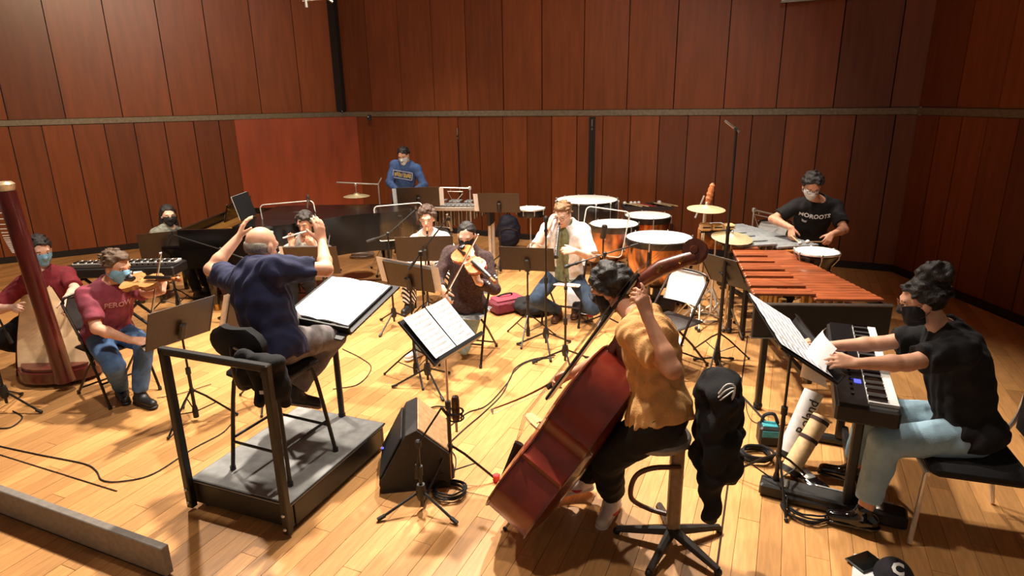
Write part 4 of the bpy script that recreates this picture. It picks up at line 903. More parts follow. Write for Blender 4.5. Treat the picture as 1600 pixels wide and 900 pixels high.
# --- keyboard player
KEY = person('person', 'keyboard player in a black T-shirt and pale jeans with a hair bun and black mask', V(2.46, 3.06, .60), -72, W(1478, 520, 3.16), W(1440, 470, 3.18), V(-.86, .34, -.30),
    dict(w=W(1322, 570, 2.93), d=V(-1, .1, .15), n=V(.1, .6, -.7), pole=V(.1, -.7, -1), curl=.55), dict(w=W(1292, 541, 3.42), d=V(-.95, .1, .25), n=V(-.1, .2, -.9), pole=V(.2, .5, -1), curl=.25, spread=.03),
    dict(a=V(1.93, 2.98, .12), toe=toe(-60, -.1), pole=V(-.7, .2, .9)), dict(a=V(2.10, 3.42, .12), toe=toe(-60), pole=V(-.7, .3, .9)),
    dict(skin=SKIN, shirt=pm('black_jersey', (16, 15, 18), .9, 0, .2, bump=.2), trousers=JEANL, shoe=BLKS, hair=HDARK, hairstyle='bun', hairvol=.014, mask=KMASK, glasses=pm('amber_frame', (120, 74, 40), .3), sleeve=.72, loose=.03, hem=-.06, fat=1.12, wrinkle=.006, slump=.6, trouser=.80, tloose=.02), vox=.007)
MB().box(KEY['hp'](.066, .062, -.062), (.006, .02, .006), None).build('mask_tag', WHP, KEY['T'], True, smooth=False)
# ================================================================== podium, stool, conductor's desk
pc = V(-1.43, 3.63, 0)
t = thing('podium', 'black conductor\'s podium with a grey top and a rear guard rail', 'podium', pc, 21.5)
pw, pl = .74, .98
MB().box((0, 0, .185), (pw, pl, .03), bev=.006).build('top_board', pm('podium_grey', (140, 140, 138), .7, 0, .12, scale=12), t, smooth=False)
for nm, c, sz in (('skirt', (0, -pl/2+.02, .10), (pw-.02, .03, .14)), ('skirt', (0, pl/2-.02, .10), (pw-.02, .03, .14)), ('skirt', (-pw/2+.02, 0, .10), (.03, pl-.08, .14)), ('skirt', (pw/2-.02, 0, .10), (.03, pl-.08, .14))):
    MB().box(c, sz, bev=.004).build(nm, BLK, t, smooth=False)
MB().box((0, 0, .19), (pw+.012, pl+.012, .012), bev=.004).build('edge_trim', STEEL if 0 else BLK, t, smooth=False)
for sx in (-1, 1):
    for sy in (-1, 1): MB().lathe([(0, 0), (.03, 0), (.03, .03), (0, .03)], (sx*(pw/2-.06), sy*(pl/2-.06), 0), 10).build('foot', BLKP, t)
for sx in (-1, 1):
    x = sx*(pw/2-.01); p = MB().box((x, -pl/2-.025, .535), (.045, .045, 1.03), bev=.006).build('post', BLK, t, smooth=False)
    MB().ball((x, -pl/2-.05, .15), .011, 8, 6).build('bolt', CHR, p); MB().ball((x, -pl/2-.05, .06), .011, 8, 6).build('bolt', CHR, p)
MB().box((0, -pl/2-.025, 1.035), (pw+.03, .045, .04), bev=.006).build('rail', BLK, t, smooth=False)
# stool
sc0 = V(-1.44, 3.49, .2)
t = thing('drafting_stool', 'tall black stool with a small backrest on the podium', 'stool', sc0, 24)
MB().box((0, 0, .635), (.40, .38, .06), bev=.025).build('seat', BLKC, t); MB().box((0, 0, .59), (.30, .28, .02)).build('seat_plate', BLK, t)
lp = [(sx*.225, sy*.205) for sx, sy in ((-1, -1), (1, -1), (1, 1), (-1, 1))]
for x, y in lp:
    l = MB().tube(curvepts([(x*.55, y*.55, .60), (x*.74, y*.74, .57), (x, y, .01)], 4), .0125, 8).build('leg', BLK, t); MB().lathe([(0, 0), (.018, 0), (.018, .025), (0, .025)], (x, y, 0), 10).build('rubber_foot', BLKP, l)
for i in range(4):
    a, b = lp[i], lp[(i+1) % 4]; k = .93-.06*(i % 2); MB().tube([(a[0]*k, a[1]*k, .19+.03*(i % 2)), (b[0]*k, b[1]*k, .19+.03*(i % 2))], .009, 7).build('foot_rail', BLK, t)
MB().tube(curvepts([(0, -.10, .59), (0, -.24, .60), (0, -.28, .72), (0, -.27, .86)], 5), .014, 8).build('back_bar', BLK, t)
rows = []
for i in range(7):
    zz = .77+.20*i/6; hw = .195*math.sqrt(max(.12, 1-((i-3)/3.4)**2))
    rows.append([V(hw*(j/5-1), -.245-.03*(1-(j/5-1)**2), zz) for j in range(11)])
b = MB(); b.grid(rows); r2 = [[p+V(0, .045, 0) for p in r] for r in rows]; b.grid(r2); b.grid([rows[0], r2[0]]).grid([rows[-1], r2[-1]]); b.grid([[r[0] for r in rows], [r[0] for r in r2]]).grid([[r[-1] for r in rows], [r[-1] for r in r2]]); b.build('backrest', BLKC, t)
MB().tube([(.03, -.285, .87), (.07, -.285, .86)], .006, 6).build('lever', STEEL, t)
def garment(name, label, cat, prims, base, mat, noise=.012, extras=()):
    T = thing(name, label, cat, base); link(sdf_mesh(prims, .012, noise, 18, 6), 'cloth', mat, T, True, 'all')
    for nm, m, mt in extras: m.build(nm, mt, T, True)
    return T
j0 = W(392, 560, 3.13); garment('jacket', 'black jacket draped over the podium rail behind the stool', 'jacket',
    [C_(j0+V(-.04, .02, .0), j0+V(.15, -.06, -.01), .045, .045, .03)]+[C_(j0+V(-.06+.042*k, .02-.016*k+(.02 if k % 2 else -.015), -.01), j0+V(-.05+.043*k, .02-.018*k+(.03 if k % 2 else -.02), -.14-.05*((k*7) % 3)), .042, .034, .018) for k in range(6)], j0-V(0, 0, .25), BLKC, .01,
    [('label_tag', MB().box(j0+V(.07, -.085, -.16), (.025, .004, .02)), WHP)])
# conductor's desk with the open score
db = V(-1.23, 4.06, 0)
cl, cr_, tl, tr_ = G(462, 490, .985), G(560, 508, .985), G(500, 432, 1.12), G(605, 450, 1.12)
cc = (cl+cr_+tl+tr_)/4; R_ = nrm((cr_-cl)+(tr_-tl)); U_ = nrm((tl-cl)+(tr_-cr_)); U_ = nrm(U_-R_*(U_ @ R_)); N_ = np.cross(R_, U_); sw = np.linalg.norm(cr_-cl); shh = np.linalg.norm(tl-cl)
t = thing('conductor_desk', 'large black conductor\'s desk standing at the front of the podium', 'music stand', db, 0, None)
MB().tube([db+V(0, 0, .2), V(db[0], db[1], .75)], .022, 10).build('pole', BLK, t, True); MB().tube([V(db[0], db[1], .72), cc-N_*.05], .014, 8).build('upper_pole', BLK, t, True); MB().box(db+V(0, 0, .012), (.40, .34, .024), (AY, AX, V(0, 0, 1)), bev=.008).build('base_plate', BLK, t, True); MB().tube([db+V(0, 0, .02), db+V(0, 0, .22)], .026, 10).build('base_socket', BLK, t, True)
d_ = MB(); d_.box(cc-N_*.022, (sw+.10, shh+.06, .012), (R_, U_, N_)); d_.box(cc-U_*(shh/2+.04)+N_*.0, (sw+.10, .012, .055), (R_, U_, N_)); d_.box(cc-U_*(shh/2+.075)-N_*.025, (sw+.06, .07, .012), (R_, U_, N_)); d_.build('desk', BLK, t, True, smooth=False)
MB().tube([cc-U_*(shh/2+.075)-N_*.012-R_*.22, cc-U_*(shh/2+.075)-N_*.012-R_*.14], .009, 8).build('knob', CHR, t, True)
t = thing('open_score', 'large open orchestral score with white pages on the conductor\'s desk', 'score', cc-N_*.014)
MB().box(cc-N_*.008, (sw+.012, shh+.012, .012), (R_, U_, N_)).build('cover', BLKC, t, True, smooth=False)
for sg in (-1, 1):
    rows = [[cc+R_*sg*(sw/2*.99*x)+U_*y*shh*.98+N_*(.004+.016*math.sin(math.pi*min(1, x*1.15))**.7*(1-x*.6)) for x in np.linspace(.0, 1, 9)] for y in (-.5, -.25, 0, .25, .5)]
    pg = MB().grid(rows); lowr = [[p-N_*.012*(1 if 0 else 1) for p in r] for r in rows]; pg.grid([rows[0], lowr[0]]).grid([rows[-1], lowr[-1]]).grid([[r[-1] for r in rows], [r[-1] for r in lowr]]); pg.build('page', WHT, t, True)

# ================================================================== chairs
DKP = pm('dark_chair_panel', (38, 28, 26), .6); WCP = pm('white_chair_panel', (222, 222, 220), .5, 0, .03); GCP = pm('grey_chair_panel', (150, 150, 150), .45)
folding_chair('dark folding chair under the violinist in faded maroon', V(-3.38, 4.93, 0), 122, DKP)
folding_chair('steel folding chair under the violinist in the brown cardigan', V(-.42, 5.62, 0), 196, GCP)
folding_chair('white folding chair under the player in the open white shirt', V(.60, 6.62, 0), 200, WCP)
folding_chair('dark folding chair under the flute player', V(-2.40, 7.30, 0), 188, DKP)
folding_chair('dark folding chair under the oboist', V(-.93, 7.34, 0), 182, DKP)
folding_chair('empty white folding chair beside the bass scroll', V(1.43, 5.26, 0), -128, WCP, solid_seat=DKP)
folding_chair('white folding chair standing behind the vibraphone', V(3.2, 7.45, 0), 190, WCP)
t = thing('harp_stool', 'black padded stool under the harpist', 'stool', V(-4.28, 5.64, 0), 30); MB().box((0, 0, .44), (.46, .36, .07), bev=.02).build('seat', BLKC, t)
for sx in (-1, 1):
    for sy in (-1, 1): MB().tube([(sx*.18, sy*.13, .41), (sx*.2, sy*.15, 0)], .016, 8).build('leg', BLK, t)
t = thing('piano_bench', 'black padded piano bench under the pianist', 'bench', V(-4.45, 7.75, 0), 90); MB().box((0, 0, .44), (.70, .34, .08), bev=.02).build('seat', BLKC, t)
for sx in (-1, 1):
    for sy in (-1, 1): MB().box((sx*.3, sy*.13, .2), (.05, .05, .4), bev=.006).build('leg', BLKS, t, smooth=False)

# ================================================================== music stands
PAP = [(0, .01, .44, .30, .004)]
def at(px, py, Y): p = W(px, py, Y); return V(p[0], p[1], 0), p[2]
SA = V(-2.46, 4.40, 0)
music_stand('bronze-black music stand facing the violinist in faded maroon', SA, .77, -58, 24, legyaw=15)
music_stand('music stand half hidden behind the conductor\'s back', V(-2.02, 4.72, 0), .80, -58, 24, legyaw=40, paper=[(-.02, .01, .56, .30, .004)])
b, z = at(262, 388, 7.15); music_stand('music stand in front of the pianist\'s shoulder', b, z, -25, 15, w=.56, legyaw=70)
b, z = at(489, 412, 6.62); music_stand('music stand in front of the flute player', b, z, 0, 18, w=.56, legyaw=10, paper=[(-.05, .01, .56, .30, .004)])
b, z = at(664, 394, 6.50); music_stand('music stand in front of the oboist\'s striped trousers', b, z, -3, 18, w=.60, h=.30, legyaw=30)
b, z = at(640, 438, 5.14); music_stand('music stand of the violinist in the brown cardigan', b, z, 22, 24, w=.44, h=.26, legyaw=50, roll=-6, paper=[(.0, .0, .58, .27, .004)])
b, z = at(824, 410, 6.02); music_stand('music stand of the player in the open white shirt', b, z, 14, 20, w=.54, h=.27, legyaw=15)
b, z = at(780, 321, 8.55); music_stand('rear music stand beside the small drum stand', b, z, 8, 22, w=.56, h=.30, legyaw=20, paper=[(-.07, -.02, .56, .27, .004)])
b, z = at(654, 312, 8.5); music_stand('rear music stand below the man in the blue sweatshirt', b, z, -4, 22, w=.56, h=.30, legyaw=50, paper=[(0, -.02, .68, .27, .004)])
b, z = at(1132, 428, 5.4); music_stand('black music stand edge-on beside the marimba', b, z, 62, 32, w=.44, legyaw=0, desk_mat=BLKP)
bs = G(706, 752); music_stand('music stand with two white sheets in front of the bass', bs, 1.00, 119, 47, w=.47, h=.33, legyaw=-2, desk_mat=BLK, shiny=True, paper=[(-.106, .0, .205, .30, .012), (.106, .0, .205, .30, .008)])
ks, KI = music_stand('music stand with grey printed pages beside the keyboard', V(1.60, 3.36, 0), 1.02, 100, 58, w=.92, h=.34, legyaw=20, desk_mat=BLK, paper=[(-.33, 0, .23, .31, .003), (-.09, .0, .23, .31, .003), (.15, 0, .23, .31, .003), (.36, 0, .16, .31, .003)])
q_ = [W(1292, 512, 3.18), W(1308, 545, 2.98), W(1292, 606, 2.92), W(1250, 590, 3.12)]
hs = thing('loose_page', 'white page being turned by the keyboard player', 'sheet', sum(q_)/4); rows = []; nn_ = nrm(np.cross(q_[1]-q_[0], q_[3]-q_[0])); nn_ = nn_ if nn_[0] < 0 else -nn_
for i in range(9): v = i/8; rows.append([(q_[0]*(1-x)+q_[1]*x)*(1-v)+(q_[3]*(1-x)+q_[2]*x)*v+nn_*.05*math.sin(math.pi*x)+nn_*.03*math.sin(math.pi*v) for x in np.linspace(0, 1, 9)])
MB().grid(rows).grid([[p+nn_*.0012 for p in r] for r in rows]).build('page', WHT, hs, True)

# ================================================================== microphones
mic_stand('microphone stand at the left picture edge beside the harp', G(14, 642), 1.25, W(-20, 400, 4.7), W(10, 520, 4.6), None, legyaw=-10)
b, z = at(345, 390, 6.6); mic_stand('boom microphone over the pianist\'s music stand', b, z, W(268, 366, 6.75), W(376, 402, 6.5), 'dark', legyaw=20, micdir=V(-.5, 0, -.8))
b, z = at(502, 352, 6.85); mic_stand('microphone over the flute player\'s head', b, z, W(481, 308, 6.8), W(520, 398, 6.7), 'pencil', legyaw=40, micdir=V(-.1, -.2, -1))
b, z = at(606, 366, 6.42); mic_stand('boom microphone in front of the left clear screen beside the oboist', b, z, W(650, 327, 6.55), W(586, 373, 6.38), 'pencil', legyaw=10, micdir=V(.1, 0, -1))
b, z = at(657, 396, 4.92); mic_stand('boom microphone above the violinist in the brown cardigan', b, z, W(700, 340, 5.0), W(649, 407, 4.9), 'pencil', legyaw=60, micdir=V(.2, .3, -1))
b, z = at(853, 362, 5.72); mic_stand('straight microphone stand between the wind player and his music stand', b, z, None, None, 'dark', legyaw=35)
b, z = at(884, 452, 5.28); mic_stand('short microphone stand behind the bass fingerboard', b, z, None, None, 'pencil', legyaw=160)
b, z = at(715, 214, 9.3); mic_stand('tall microphone stand against the back wall near the man in blue', b, z, None, None, 'pencil', legyaw=10)
b, z = at(925, 200, 9.55); mic_stand('tall microphone stand rising behind the bass drum', b, z, None, None, 'pencil', legyaw=10)
b = G(1120, 570); mic_stand('very tall black microphone stand in front of the cymbals', b, 2.08, None, None, 'pencil', legyaw=30, legr=.2, hubz=.07, r=.016, micdir=V(-.7, .2, .55))
mic_stand('low boom stand in the foreground holding the bronze bass microphone', G(660, 795), .44, W(690, 637, 3.30), W(652, 726, 3.24), None, legyaw=-35, legr=.26, hubz=.12)
b, z = at(945, 397, 6.2); mic_stand('boom stand beside the wind player\'s elbow', b, z, W(902, 411, 6.1), W(985, 385, 6.3), 'dark', legyaw=0)
m = W(712, 640, 3.33); t = thing('bass_microphone', 'bronze large-diaphragm microphone in a round shock mount', 'microphone', m)
x, y, d = V(1, 0, 0), V(0, 1, 0), nrm(V(.02, -.05, 1))
MB().lathe([(0, -.075), (.018, -.075), (.024, -.055), (.024, .01), (.022, .012), (.024, .016), (.024, .065), (.018, .085), (0, .092)], m, 16).build('microphone_body', pm('bronze_mic', (78, 62, 48), .35, .6), t, True); MB().lathe([(0, -.15), (.008, -.145), (.008, -.075), (0, -.075)], m, 10).build('cable_plug', STEEL, t, True)
ca = MB()
for hgt in (-.055, -.01): ca.torus(m+V(0, 0, hgt), .045, .005, None, 20, 6)
for k in range(4):
    a = math.pi/4+k*math.pi/2; v = V(math.cos(a), math.sin(a), 0); ca.tube([m+v*.045-V(0, 0, .055), m+v*.052-V(0, 0, .03), m+v*.045-V(0, 0, .01)], .0045, 6)
ca.tube([m+V(-.045, 0, -.04), W(690, 637, 3.30)], .009, 8); ca.build('shock_mount', BLKP, t, True)
h0 = W(478, 2, 6.2); t = thing('hanging_microphones', 'small silver microphone pair hanging at the top edge', 'microphone', h0)
MB().tube([h0+V(-.03, 0, 0), h0+V(.22, 0, .02)], .006, 6).build('bar', STEEL, t, True); MB().tube([h0+V(0, 0, -.05), h0+V(0, 0, .05)], .012, 8).build('microphone', CHR, t, True); MB().tube([h0+V(.16, 0, .05), h0+V(.24, 0, -.01)], .010, 8).build('microphone', CHR, t, True); MB().tube([h0+V(.08, 0, 0), h0+V(.08, 0, 6.44-h0[2])], .004, 5).build('hanging_cable', BLKC, t, True)

# ================================================================== clear screens
GL = glassm('clear_acrylic'); EDGE = pm('acrylic_edge', (226, 220, 208), .3)
def screen(label, px, py, Y, w, h, yaw, roll=0, lean=0):
    c = W(px, py, Y); b = V(c[0], c[1], 0); T = thing('clear_screen', label, 'screen', b, 0, 'clear acrylic screens'); f = math.radians(yaw); F = V(math.sin(f), math.cos(f), 0); R = V(F[1], -F[0], 0); U = nrm(V(0, 0, 1)+F*math.sin(math.radians(lean))); a = math.radians(roll); R, U = R*math.cos(a)+U*math.sin(a), U*math.cos(a)-R*math.sin(a); N = np.cross(R, U); rr = .05; ol = []
    for cx, cy, a0 in ((w/2-rr, h/2-rr, 0), (-w/2+rr, h/2-rr, 90), (-w/2+rr, -h/2+rr, 180), (w/2-rr, -h/2+rr, 270)):
        for k in range(5): q = math.radians(a0+22.5*k); ol.append((cx+rr*math.cos(q), cy+rr*math.sin(q)))
    MB().prism(ol, .006, c-N*.003, R, U, N).build('pane', GL, T, True, smooth=False); pts = [c+R*x+U*y for x, y in ol]; MB().tube(pts+[pts[0], pts[1]], .0065, 6, cap=False).build('edge', EDGE, T, True)
    B_ = b-F*.06*0+N*.05*(1 if N[1] > 0 else -1); MB().tube([B_+V(0, 0, .1), V(B_[0], B_[1], c[2])], .010, 8).build('pole', BLK, T, True); MB().box(V(B_[0], B_[1], c[2])-N*.02*(1 if N[1] > 0 else -1), (.06, .05, .16), (R, N, U), bev=.01).build('clamp', BLKP, T, True)
    for k in range(3):
        q = math.radians(30+120*k); dd = V(math.cos(q), math.sin(q), 0); MB().tube([B_+V(0, 0, .2)+dd*.02, B_+dd*.28+V(0, 0, .012)], .008, 6).build('leg', BLK, T, True)
screen('clear screen with pale edge behind the flute player', 455, 357, 7.45, .64, .62, 0, 4); screen('clear screen with pale edge in front of the piano tail beside the oboist', 625, 347, 7.75, .60, .44, 0, 4); screen('clear tilted screen with pale edge in front of the copper drums', 944, 363, 6.85, .48, .52, 0, -9)
# ================================================================== harp
hb = V(-3.93, 5.07, 0); HW = pm('harp_mahogany', (84, 24, 22), .3, 0, .18, scale=8, stretch=(3, 3, .6), coat=.4); HS = pm('harp_spruce', (236, 200, 156), .4, 0, .08, scale=6, stretch=(1, 5, 1))
t = thing('harp', 'large concert harp with dark red column and pale soundboard', 'harp', hb)
ct = W(9, 298, 4.93); c0 = W(101, 588, 5.0)
MB().tube([c0-V(0, 0, .04), c0*.97+ct*.03, c0*.6+ct*.4, c0*.1+ct*.9, ct], [.078, .070, .066, .066, .068], 16).build('column', HW, t, True)
MB().tube([ct, ct+V(-.002, 0, .05), ct+V(-.002, 0, .07)], [.06, .072, .05], 16).build('crown', pm('harp_gold_cap', (206, 186, 150), .35, .3), t, True)
bl_, br_, tl_, tr2 = W(29, 588, 5.16), W(144, 572, 5.20), W(38, 412, 5.55), W(57, 412, 5.58)
sn = nrm(np.cross(br_-bl_, (tl_+tr2)/2-(bl_+br_)/2)); sn = sn if sn[1] < 0 else -sn
L_ = []; Rr = []
for k in range(9):
    q = k/8; e = 1-(1-q)**1.0
    bulge = .10*math.sin(math.pi*min(1, q*1.0))*(1-q)
    L_.append(bl_+(tl_-bl_)*q-nrm(br_-bl_)*bulge*.5); Rr.append(br_+(tr2-br_)*q+nrm(br_-bl_)*bulge*.7)
rows = [[L_[k]+(Rr[k]-L_[k])*s_ for s_ in np.linspace(0, 1, 7)] for k in range(9)]
bot = [rows[0][i]-nrm((tl_-bl_))*.07*math.sin(math.pi*i/6) for i in range(7)]
fr = [bot]+rows; bk = [[p-sn*.015 for p in r] for r in fr]
sb = MB().grid(fr).grid(bk); sb.build('soundboard', HS, t, True)
bx = MB(); prev = None; shell = []
for k in range(10):
    a_, b_ = fr[k][0], fr[k][-1]; m_ = (a_+b_)/2; wv = b_-a_; dp = np.linalg.norm(wv)*.48
    shell.append([m_-wv*.54*math.cos(math.pi*j/10)-sn*(.012+dp*math.sin(math.pi*j/10)) for j in range(11)])
bx.grid(shell); bx.grid([shell[0], [p for p in shell[0][::-1]]]); bx.build('soundbox', HW, t, True)
for e_ in (0, -1):
    MB().tube([r[e_]+sn*.004 for r in fr], .013, 7).build('edge_moulding', HW, t, True)
MB().tube([p+sn*.004 for p in bot], .016, 7).build('edge_moulding', HW, t, True)
spine = [rows[k][3]+sn*.006 for k in range(9)]; MB().tube(spine, .011, 6).build('string_rib', HW, t, True)
bt_ = (tl_+tr2)/2
nk = curvepts([ct+V(0, .02, .0), ct+(bt_-ct)*.22+V(-.02, 0, .10), ct+(bt_-ct)*.5+V(-.03, 0, -.02), ct+(bt_-ct)*.78+V(-.02, 0, .02), bt_+V(0, 0, .06)], 6)
MB().tube(nk, [.045]*len(nk), 10).build('neck', HW, t, True)
for k in range(24):
    q = .10+.80*k/23; i = q*(len(nk)-1); p = nk[int(i)]+(nk[min(int(i)+1, len(nk)-1)]-nk[int(i)])*(i % 1)
    s_ = spine[0]+(spine[-1]-spine[0])*(.06+.88*q)
    MB().tube([p+V(-.03, -.03, 0), s_], .0012, 4).build('string', pm('gut_string', (220, 200, 170), .5), t, True); MB().tube([p+V(-.03, -.03, .02), p+V(-.085, -.05, .022)], .005, 5).build('tuning_pin', WHP, t, True)
b = MB(); ol = []
for k in range(20): a = 2*math.pi*k/20; ol.append((.34*math.cos(a)*(1 if math.cos(a) > 0 else 1), .24*math.sin(a)))
pcx = (bl_+br_)/2; bx_ = nrm(V(*(br_-bl_)[:2], 0)); by_ = V(-bx_[1], bx_[0], 0)
b.prism(ol, .10, V(pcx[0], pcx[1], .035)+by_*.08, bx_, by_); b.prism([(x*.9, y*.9) for x, y in ol], .03, V(pcx[0], pcx[1], .135)+by_*.08, bx_, by_); b.build('pedestal', HW, t, True)
for k in range(7):
    q = (k-3)*.075; MB().tube([V(pcx[0], pcx[1], .07)+bx_*q+by_*.28, V(pcx[0], pcx[1], .05)+bx_*q*1.3+by_*.42], .011, 6).build('pedal', pm('brass', (190, 150, 80), .3, .9), t, True)
for k in range(4): a = math.pi/4+k*math.pi/2; MB().lathe([(0, 0), (.03, 0), (.03, .04), (0, .04)], V(pcx[0], pcx[1], 0)+bx_*.24*math.cos(a)+by_*(.08+.16*math.sin(a)), 10).build('foot', BLKP, t, True)

# ================================================================== grand piano
t = thing('grand_piano', 'black grand piano without its lid behind the conductor', 'piano', V(-3.75, 7.72, 0), 90)
# local: +y runs to the tail (world +x), +x towards the camera
ol = [(-.74, 0), (.74, 0), (.74, .75), (.72, 1.0), (.60, 1.25), (.38, 1.48), (.16, 1.70), (.02, 1.95), (-.05, 2.2), (-.12, 2.36), (-.28, 2.46), (-.46, 2.46), (-.62, 2.38), (-.74, 2.2)]
olc = [tuple(p[:2]) for p in curvepts([V(*p, 0) for p in ol[2:]], 4)]; ol = [ol[0], ol[1]]+olc
def inset(o, d):
    c = V(-.1, 1.0); return [(p[0]+(c[0]-p[0])/np.hypot(*(c-V(*p)))*d, p[1]+(c[1]-p[1])/np.hypot(*(c-V(*p)))*d) for p in o]
oi = inset(ol, .05); n = len(ol)
rim = MB(); z0, z1 = .55, 1.0
vs = [(x, y, z0) for x, y in ol]+[(x, y, z1) for x, y in ol]+[(x, y, z1) for x, y in oi]+[(x, y, .88) for x, y in oi]
rim.add(vs, [(i+r*n, (i+1) % n+r*n, (i+1) % n+(r+1)*n, i+(r+1)*n) for r in range(3) for i in range(n)]); rim.add([(x, y, z0) for x, y in ol], [tuple(range(n))]); rim.build('case', pm('piano_black', (7, 7, 8), .24, 0, .05), t)
o2 = inset(ol, .06); pl_ = MB(); pl_.prism(o2, .02, (0, 0, .86)); pl_.build('soundboard', pm('piano_spruce', (190, 140, 80), .4), t, smooth=False)
MB().prism([(x*.995, y) for x, y in ol if 0] or [(-.735, .62), (.735, .62)]+[(x, y) for x, y in ol[2:] if y > .7], .022, (0, 0, 1.002)).build('lid', pm('piano_black', (7, 7, 8), .24, 0, .05), t, smooth=False)
plate = MB(); plate.prism(inset(ol, .12), .012, (0, 0, .895)); plate.build('iron_plate', pm('gilt_plate', (176, 128, 60), .3, .7), t, smooth=False)
for k in range(5): x = -.5+.22*k; MB().box((x*.9, .6+.28*(4-k)*.5+.3, .925), (.03, 1.0+.18*(4-k), .04), bev=.006).build('plate_bar', pm('gilt_plate', (176, 128, 60), .3, .7), t, smooth=False)
stg = MB()
for k in range(44): x = -.62+1.24*k/43; stg.tube([(x, .32, .935), (x-.12*(1-k/43), 2.25-1.6*k/43, .935)], .0012, 3, cap=False)
stg.build('strings', pm('copper_strings', (180, 130, 90), .35, .9), t)
MB().box((0, -.10, .69), (1.42, .22, .05), bev=.006).build('key_bed', BLKS, t, smooth=False)
for k in range(52): MB().box((-.637+k*.0245, -.11, .728), (.0228, .15, .02)).build('white_key', WHP, t, smooth=False)
for k in range(51):
    if k % 7 in (0, 1, 3, 4, 5): MB().box((-.625+k*.0245, -.085, .742), (.011, .095, .022)).build('black_key', BLKS, t, smooth=False)
for sx in (-1, 1): MB().box((sx*.70, -.1, .73), (.07, .24, .16), bev=.012).build('cheek', BLKS, t, smooth=False)
MB().box((0, .03, .82), (1.4, .03, .2), bev=.006).build('fallboard', BLKS, t, smooth=False)
MB().box((0, .40, 1.11), (.72, .015, .22), (V(1, 0, 0), nrm(V(0, 1, -.3)), nrm(V(0, .3, 1))), bev=.004).build('music_desk', BLKS, t, smooth=False)
for x, y in ((-.6, .25), (.6, .25), (-.42, 2.1)):
    lg = MB().lathe([(0, .08), (.035, .08), (.045, .2), (.075, .45), (.08, .55), (0, .55)], (x, y, 0), 10).build('leg', BLKS, t); MB().lathe([(0, 0), (.03, 0), (.03, .08), (0, .08)], (x, y, 0), 10).build('caster', pm('brass', (190, 150, 80), .3, .9), lg)
MB().box((0, .42, .3), (.2, .1, .5), bev=.01).build('pedal_lyre', BLKS, t, smooth=False)
for k in (-1, 0, 1): MB().box((k*.07, .33, .07), (.025, .14, .012), bev=.004).build('pedal', pm('brass', (190, 150, 80), .3, .9), t)
p = W(382, 322, 7.6); t = thing('bound_score', 'dark printed part leaning on the piano\'s music desk', 'score', p); MB().box(p+V(0, 0, 0), (.012, .46, .30), (nrm(V(1, 0, .25)), V(0, 1, 0), nrm(V(-.25, 0, 1))), bev=.003).build('cover', BLKC, t, True); MB().box(p+V(-.012, 0, .004), (.006, .45, .29), (nrm(V(1, 0, .25)), V(0, 1, 0), nrm(V(-.25, 0, 1)))).build('pages', WHT, t, True)

# ================================================================== drums and metal
SHELLK = pm('black_shell', (24, 20, 22), .3, 0, .1, coat=.4); HEAD = pm('drum_head', (238, 234, 226), .55, 0, .03); COP = pm('copper', (224, 158, 108), .24, 1, .14, scale=7); BRZ = pm('cymbal_bronze', (214, 200, 156), .42, .55, .08, scale=60, stretch=(1, 1, 1))
def tripod(T, z, r=.011, legr=.30, hub=.38, mat=CHR, yaw=0, o=(0, 0, 0)):
    o = np.asarray(o, float); MB().tube([o+V(0, 0, .10), o+V(0, 0, z*.55)], r*1.25, 8).build('lower_pole', mat, T); MB().tube([o+V(0, 0, z*.55), o+V(0, 0, z)], r*.85, 8).build('upper_pole', mat, T)
    MB().lathe([(0, z*.55-.03), (.02, z*.55-.03), (.02, z*.55+.02), (0, z*.55+.02)], o, 8).build('collar', mat, T)
    for k in range(3):
        a = math.radians(yaw+120*k); d = V(math.cos(a), math.sin(a), 0); lg = MB().tube([o+V(0, 0, hub)+d*.015, o+d*legr+V(0, 0, .02)], r*.9, 6).build('leg', mat, T)
        MB().tube([o+V(0, 0, .12)+d*.012, o+d*legr*.5+V(0, 0, hub*.5+.01)], r*.6, 5).build('brace', mat, lg); MB().ball(o+d*legr+V(0, 0, .02), .02, 8, 6).build('rubber_foot', BLKP, lg)
def drum(name, label, c, r, h, shell, lugs=8, stand='tripod', group=None, taper=1.0, hoop=None, yaw=0):
    """c = centre of the head"""
    T = thing(name, label, 'drum', (c[0], c[1], 0), yaw, group); z = c[2]
    MB().lathe([(r*.97, -.012), (r*.97, 0), (r*.5, .003), (0, .004)], (0, 0, z), 32).build('head', HEAD, T); MB().lathe([(r*.985, -.03), (r*taper, -h*.6), (r*taper*.96, -h), (0, -h)], (0, 0, z), 32).build('shell', shell, T)
    MB().torus((0, 0, z-.008), r, .010, None, 36, 6).build('hoop', hoop or CHR, T)
    for k in range(lugs):
        a = 2*math.pi*(k+.3)/lugs; x, y = r*1.02*math.cos(a), r*1.02*math.sin(a); x2, y2 = r*taper*1.02*math.cos(a), r*taper*1.02*math.sin(a)
        l = MB().tube([(x, y, z+.005), (x, y, z-.05), (x2, y2, z-h*.75)], .0055, 6).build('tension_rod', CHR, T); MB().box((x, y, z-.008), (.026, .026, .03), bev=.005).build('claw', CHR, l)
    if stand == 'tripod': tripod(T, z-h-.02, yaw=20); MB().tube([(-r*.8, 0, z-h-.012), (r*.8, 0, z-h-.012)], .009, 6).tube([(0, -r*.8, z-h-.012), (0, r*.8, z-h-.012)], .009, 6).build('basket', CHR, T)
    return T
